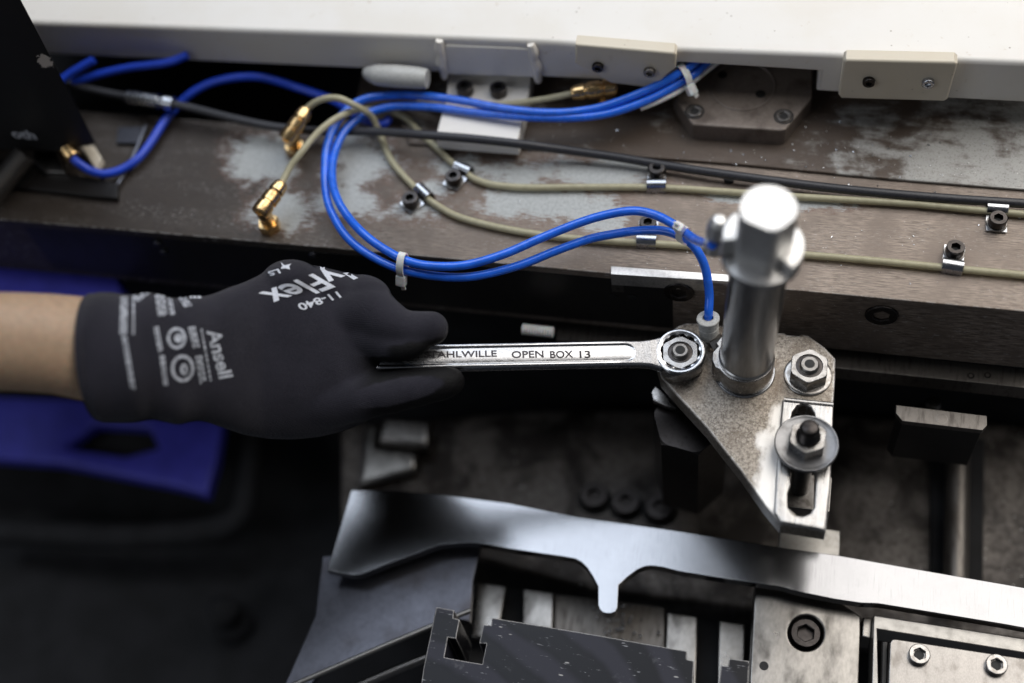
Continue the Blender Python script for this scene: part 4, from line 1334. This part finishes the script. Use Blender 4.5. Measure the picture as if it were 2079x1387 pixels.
while t < d.length: pr += [(5.0, t), (5.5, t + .5), (5.0, t + 1.0)]; t += 1.3
obj('hose', lathe(pr, 28, axis_frame(pts[0], d)), 'satin', hs)
bf = thing('brass_ring', 'brass ring fitting at the lower corner of the black box where the blue hose starts', 'fitting', U(148, 318, 33))
obj('ring', lathe([(2.2, -3), (3.8, -3), (3.8, 1.6), (3.3, 2.4), (2.2, 2.4)], 28, axis_frame(U(144, 312, 34), U(158, 330, 33) - U(144, 312, 35))), 'brass', bf)

# ============================================================ lower machine
MZ = -60
mp = [(713, 995), (803, 996), (905, 1005), (1031, 1021), (1171, 1049), (1379, 1078), (1590, 1112), (1705, 1128), (1905, 1163), (2039, 1186), (2180, 1211),
      (2180, 1294), (2039, 1268), (1905, 1246), (1783, 1226), (1748, 1225), (1695, 1217), (1621, 1202), (1583, 1191), (1484, 1178), (1380, 1161), (1345, 1152), (1322, 1149), (1308, 1151), (1294, 1157), (1275, 1171), (1256, 1188),
      (1254, 1233), (1250, 1242), (1242, 1246), (1233, 1247), (1224, 1244), (1217, 1237), (1214, 1228), (1214, 1191), (1203, 1170), (1192, 1153), (1181, 1142), (1168, 1135), (1140, 1130), (1101, 1125), (1031, 1114), (978, 1104), (955, 1102), (933, 1103), (891, 1107), (855, 1121), (785, 1146), (733, 1167), (715, 1168), (690, 1163), (664, 1158), (686, 1085)]
tag(obj('milled_plate', hslab(mp, MZ, 5, .35), 'milled'), 'long bright milled plate crossing the lower half, one rounded finger hanging from its edge', 'machined plate')
gp = thing('deflector_plate', 'grey blue steel plate sloping out from beneath the left end of the milled plate', 'plate', U(800, 1250, -80))
obj('plate', hslab([(655, 1130), (990, 1085), (976, 1108), (960, 1180), (954, 1262), (930, 1258), (885, 1266), (760, 1318), (650, 1366), (600, 1430), (560, 1430), (640, 1250)], -72, 4, .5), 'greyplate', gp)
obj('edge_rod', sweep([U(955, 1240, -66), U(885, 1268, -66), U(760, 1320, -66), U(640, 1372, -66), U(540, 1415, -66)], 1.15, 12, 4), 'bright', gp)
tag(obj('guide_rod', sweep([U(880, 1330, -84), U(800, 1362, -84), U(700, 1405, -84)], 1.9, 12, 4), 'satin'), 'blurred silver rod in the gap left of the slotted black block', 'rod')
comb = thing('comb_rack', 'row of pale blurred tongues on a grey base behind the slotted black block', 'rack', U(1200, 1280, -100))
obj('base', hslab([(930, 1180), (1540, 1265), (1540, 1420), (930, 1400)], -104, 14, 1), 'void', comb)
obj('back_bar', hslab([(1125, 1205), (1350, 1232), (1350, 1420), (1125, 1400)], -96, 8, .8), 'ledge', comb)
for q in ([(968, 1182), (1028, 1190), (1008, 1300), (958, 1292)], [(1062, 1195), (1124, 1203), (1120, 1330), (1060, 1310)], [(1354, 1243), (1416, 1252), (1412, 1420), (1348, 1420)], [(1460, 1260), (1512, 1267), (1510, 1420), (1456, 1420)]):
    obj('tongue', hslab(q, -92, 6, .8), 'smear', comb)
tb = thing('slotted_block', 'black block with a tee shaped slot and scratched top at the bottom edge', 'slotted block', U(1130, 1340, -90))
so_ = [(885, 1233.5), (891, 1233), (922, 1239), (920, 1254.5), (933, 1258), (926, 1297), (909, 1294), (902, 1334.5), (979, 1348.5), (987.5, 1307), (973, 1306.5), (981, 1268), (997, 1270), (999, 1254), (1180, 1284), (1395, 1322), (1394, 1338), (1409, 1342), (1404, 1460), (845, 1460), (859, 1360)]
obj('body', hslab(so_, -47, 34, .28, jig=.06), 'slotblock', tb)
obj('body', hslab([(1464, 1351), (1478, 1353), (1480, 1337), (1521, 1342), (1517, 1460), (1450, 1460)], -47, 34, .28), 'slotblock', tb)
# block with sunk socket screw
kb = thing('screw_block', 'oily grey steel block holding one large sunk socket screw', 'block', U(1636, 1300, -92))
ho = [(1636 + 36 * math.cos(2 * math.pi * k / 40), 1285 + 36 * math.sin(2 * math.pi * k / 40)) for k in range(40)]
obj('body', hslab([(1533, 1180), (1620, 1190), (1690, 1212), (1748, 1251), (1742, 1460), (1517, 1460)], -70, 20, .9, [ho]), 'smear', kb)
b = socket_head(6.1, 5.2, 6.4, 3.2); b.transform(Matrix.Translation(U(1636, 1285, -70.5) - Vector((0, 0, 5.2)))); obj('socket_screw', b, 'black_ox', kb)
obj('dark_hole', lathe([(1.9, -.3), (1.9, .05), (.01, .05)], 20, Matrix.Translation(U(1551, 1352, -70)), cap=False), 'hole', kb)
tag(obj('spacer_post', hslab([(1752, 1253), (1771, 1256), (1768, 1296), (1750, 1292)], -72, 14, .6), 'smear'), 'small worn spacer between the screw block and the angle frame', 'spacer')
tag(obj('angle_frame', hslab([(1774, 1249), (2039, 1290), (2180, 1313), (2180, 1342), (2039, 1319), (1781, 1277), (1786, 1460), (1768, 1460), (1772, 1300)], -66, 14, .5), 'bright'), 'bright angle frame around the plate in the lower right corner', 'frame')
cpn = thing('cover_plate', 'scuffed steel plate with two knurled socket screws in the lower right corner', 'plate', U(1950, 1360, -66))
obj('plate', hslab([(1806, 1304), (1812, 1297), (1822, 1297), (2180, 1352), (2180, 1470), (1800, 1470)], -59, 5, .7), 'satin', cpn)
obj('side_strip', hslab([(1791, 1302), (1803, 1303), (1799, 1470), (1788, 1470)], -63, 5, .5), 'dark', cpn)
for x, y in ((1865, 1326), (2021, 1347)):
    cap_screw(cpn, 4.2, 3.0, 4.2, mat='steel', loc=U(x, y + 6, -59), space='W')
tag(obj('light_tab', hslab([(1585, 1060), (1706, 1078), (1704, 1135), (1580, 1125)], -66, 8, .5), 'bright'), 'pale metal tab between the bracket plate tip and the milled plate', 'tab')
# tee handle
th_ = thing('tee_clamp', 'dark clamp block with a bright flat bar on top right of the bracket plate', 'clamp', U(1910, 880, -60))
tz = -22
obj('bar', hslab([(1819, 822), (2004, 844), (2004, 864), (1995, 874), (1832, 855), (1819, 839)], tz, 3, .3), 'ledge', th_)
obj('body', hslab([(1822, 838), (2000, 858), (1994, 872), (1834, 854)], tz - 3, 34, .5), 'dark', th_)
obj('pivot', lathe([(2.3, -.1), (2.3, .12), (1.9, .16), (.01, .16)], 24, Matrix.Translation(U(1912, 850, tz)), cap=False), 'ledge', th_)
obj('stud', lathe([(8, -32), (8, -16), (6.0, -14), (5.0, -10), (3.4, -8.8), (3.4, -3), (2.6, -2)], 32, Matrix.Translation(U(1897, 812, tz - 22))), 'oldsteel', th_)
ro = thing('shiny_rod', 'blurred shiny round rod running down between two dark grooves at the right', 'rod', U(1945, 1050, -100))
obj('rod', sweep([U(1945, 900, -98), U(1943, 1040, -98), U(1940, 1230, -98)], 5.4, 24, 3), 'ledge', ro)
obj('sleeve', hslab([(1892, 880), (2000, 890), (1995, 1240), (1890, 1230)], -108, 8, 1), 'void', ro)
# three sunk screws
for i, (x, y) in enumerate(((1207, 1007), (1271, 1020), (1339, 1031))):
    t = thing('sunk_screw', ['leftmost of three sunk black screws above the milled plate', 'middle one of three sunk black screws above the milled plate', 'rightmost of three sunk black screws above the milled plate'][i], 'screw', U(x, y, -106), None, 'three sunk screws above the milled plate')
    b = socket_head(6.6, 5.5, 5.5); b.transform(Matrix.Translation(U(x, y + 6, -112))); obj('head', b, 'black_ox', t)
    obj('counterbore', lathe([(6.8, .1), (8.2, .3), (8.4, -.5)], 36, Matrix.Translation(U(x, y + 6, -111.6)), cap=False), 'hole', t)
cb_ = thing('pale_block', 'blurred pale block with a brownish step below the thumb', 'block', U(800, 910, -100))
obj('top', hslab([(775, 845), (876, 852), (868, 905), (768, 895)], -96, 8, 3), 'oldsteel', cb_)
obj('step', hslab([(738, 860), (775, 860), (768, 905), (850, 915), (842, 955), (728, 985)], -104, 8, 3), 'smear', cb_)
tag(obj('ribbed_spring', (lambda d0, d1: lathe([q for k in range(12) for q in ((2.1, k * (d1 - d0).length / 12), (2.6, (k + .5) * (d1 - d0).length / 12))] + [(2.1, (d1 - d0).length)], 20, axis_frame(d0, d1 - d0)))(U(1060, 668, -8), U(1124, 675, -8)), 'tie'),
    'small white ribbed spring in the dark gap above the wrench shank', 'spring')
# blue bins
tag(obj('blue_bin', hslab([(-160, 500), (200, 548), (238, 556), (247, 575), (247, 660), (-160, 660)], -22, 30, 3), 'bin'), 'upper blurred blue plastic bin behind the forearm', 'bin')
bt = thing('blue_tray', 'lower blurred blue plastic tray with an open dark pocket under the cuff', 'tray', U(250, 920, -180))
obj('rim', hslab([(-160, 800), (175, 808), (200, 845), (345, 845), (455, 850), (440, 935), (420, 1005), (360, 988), (120, 940), (-160, 920)], -150, 10, 2.5, [[(128, 908), (192, 860), (300, 866), (322, 908), (255, 926)]]), 'bin', bt)
obj('floor', hslab([(-100, 780), (430, 830), (400, 960), (-100, 900)], -166, 3, 1), 'void', bt)
# dark hoses at the lower left
tag(obj('dark_hose', sweep([U(1, 1080, -190), U(250, 1090, -180), U(430, 1075, -175), U(490, 1040, -170), U(505, 960, -170), U(515, 860, -175)], 7, 20, 6), 'void'), 'dim black hose curving below the blue tray', 'hose')
ub = thing('dim_valve', 'dim out of focus valve in the dark lower left', 'valve', U(480, 1270, -190))
obj('body', lathe([(11, 0), (11, 8), (7, 11), (7, 20), (9, 22), (9, 28), (4, 32), (.01, 33)], 32, Matrix.Translation(U(480, 1270, -215))), 'void', ub)

# ============================================================ swarf on the bed
sw = bmesh.new()
for k in range(130):
    x, y = random.uniform(1050, 2080), random.uniform(215, 610)
    if random.random() < .35: x, y = random.gauss(1700, 160), random.gauss(300, 45)
    if y > 575 + (x - 1400) * .085 or y < 215: continue
    z = BZ + .1 if y > 300 + (x - 1100) * .08 + 8 else BZ + 1.7
    p = U(x, y, z + .15); r = random.uniform(.12, .42)
    m = Matrix.Translation(p) @ Matrix.Rotation(random.uniform(0, 6.3), 4, 'Z') @ Matrix.Rotation(random.uniform(-.6, .6), 4, 'X') @ Matrix.Diagonal((r * random.uniform(.8, 2.2), r, r * .4, 1))
    bmesh.ops.create_icosphere(sw, subdivisions=1, radius=1, matrix=m)
for k in range(46):
    x, y = random.gauss(1260, 26), random.gauss(1270, 22)
    p = U(x, y, -94); r = random.uniform(.3, .9)
    bmesh.ops.create_icosphere(sw, subdivisions=1, radius=1, matrix=Matrix.Translation(p) @ Matrix.Diagonal((r, r, r * .5, 1)))
o = obj('metal_swarf', sw, 'zinc', smooth=0)
o['kind'] = 'stuff'; o['label'] = 'tiny bright metal chips scattered over the bed'; o['category'] = 'swarf'
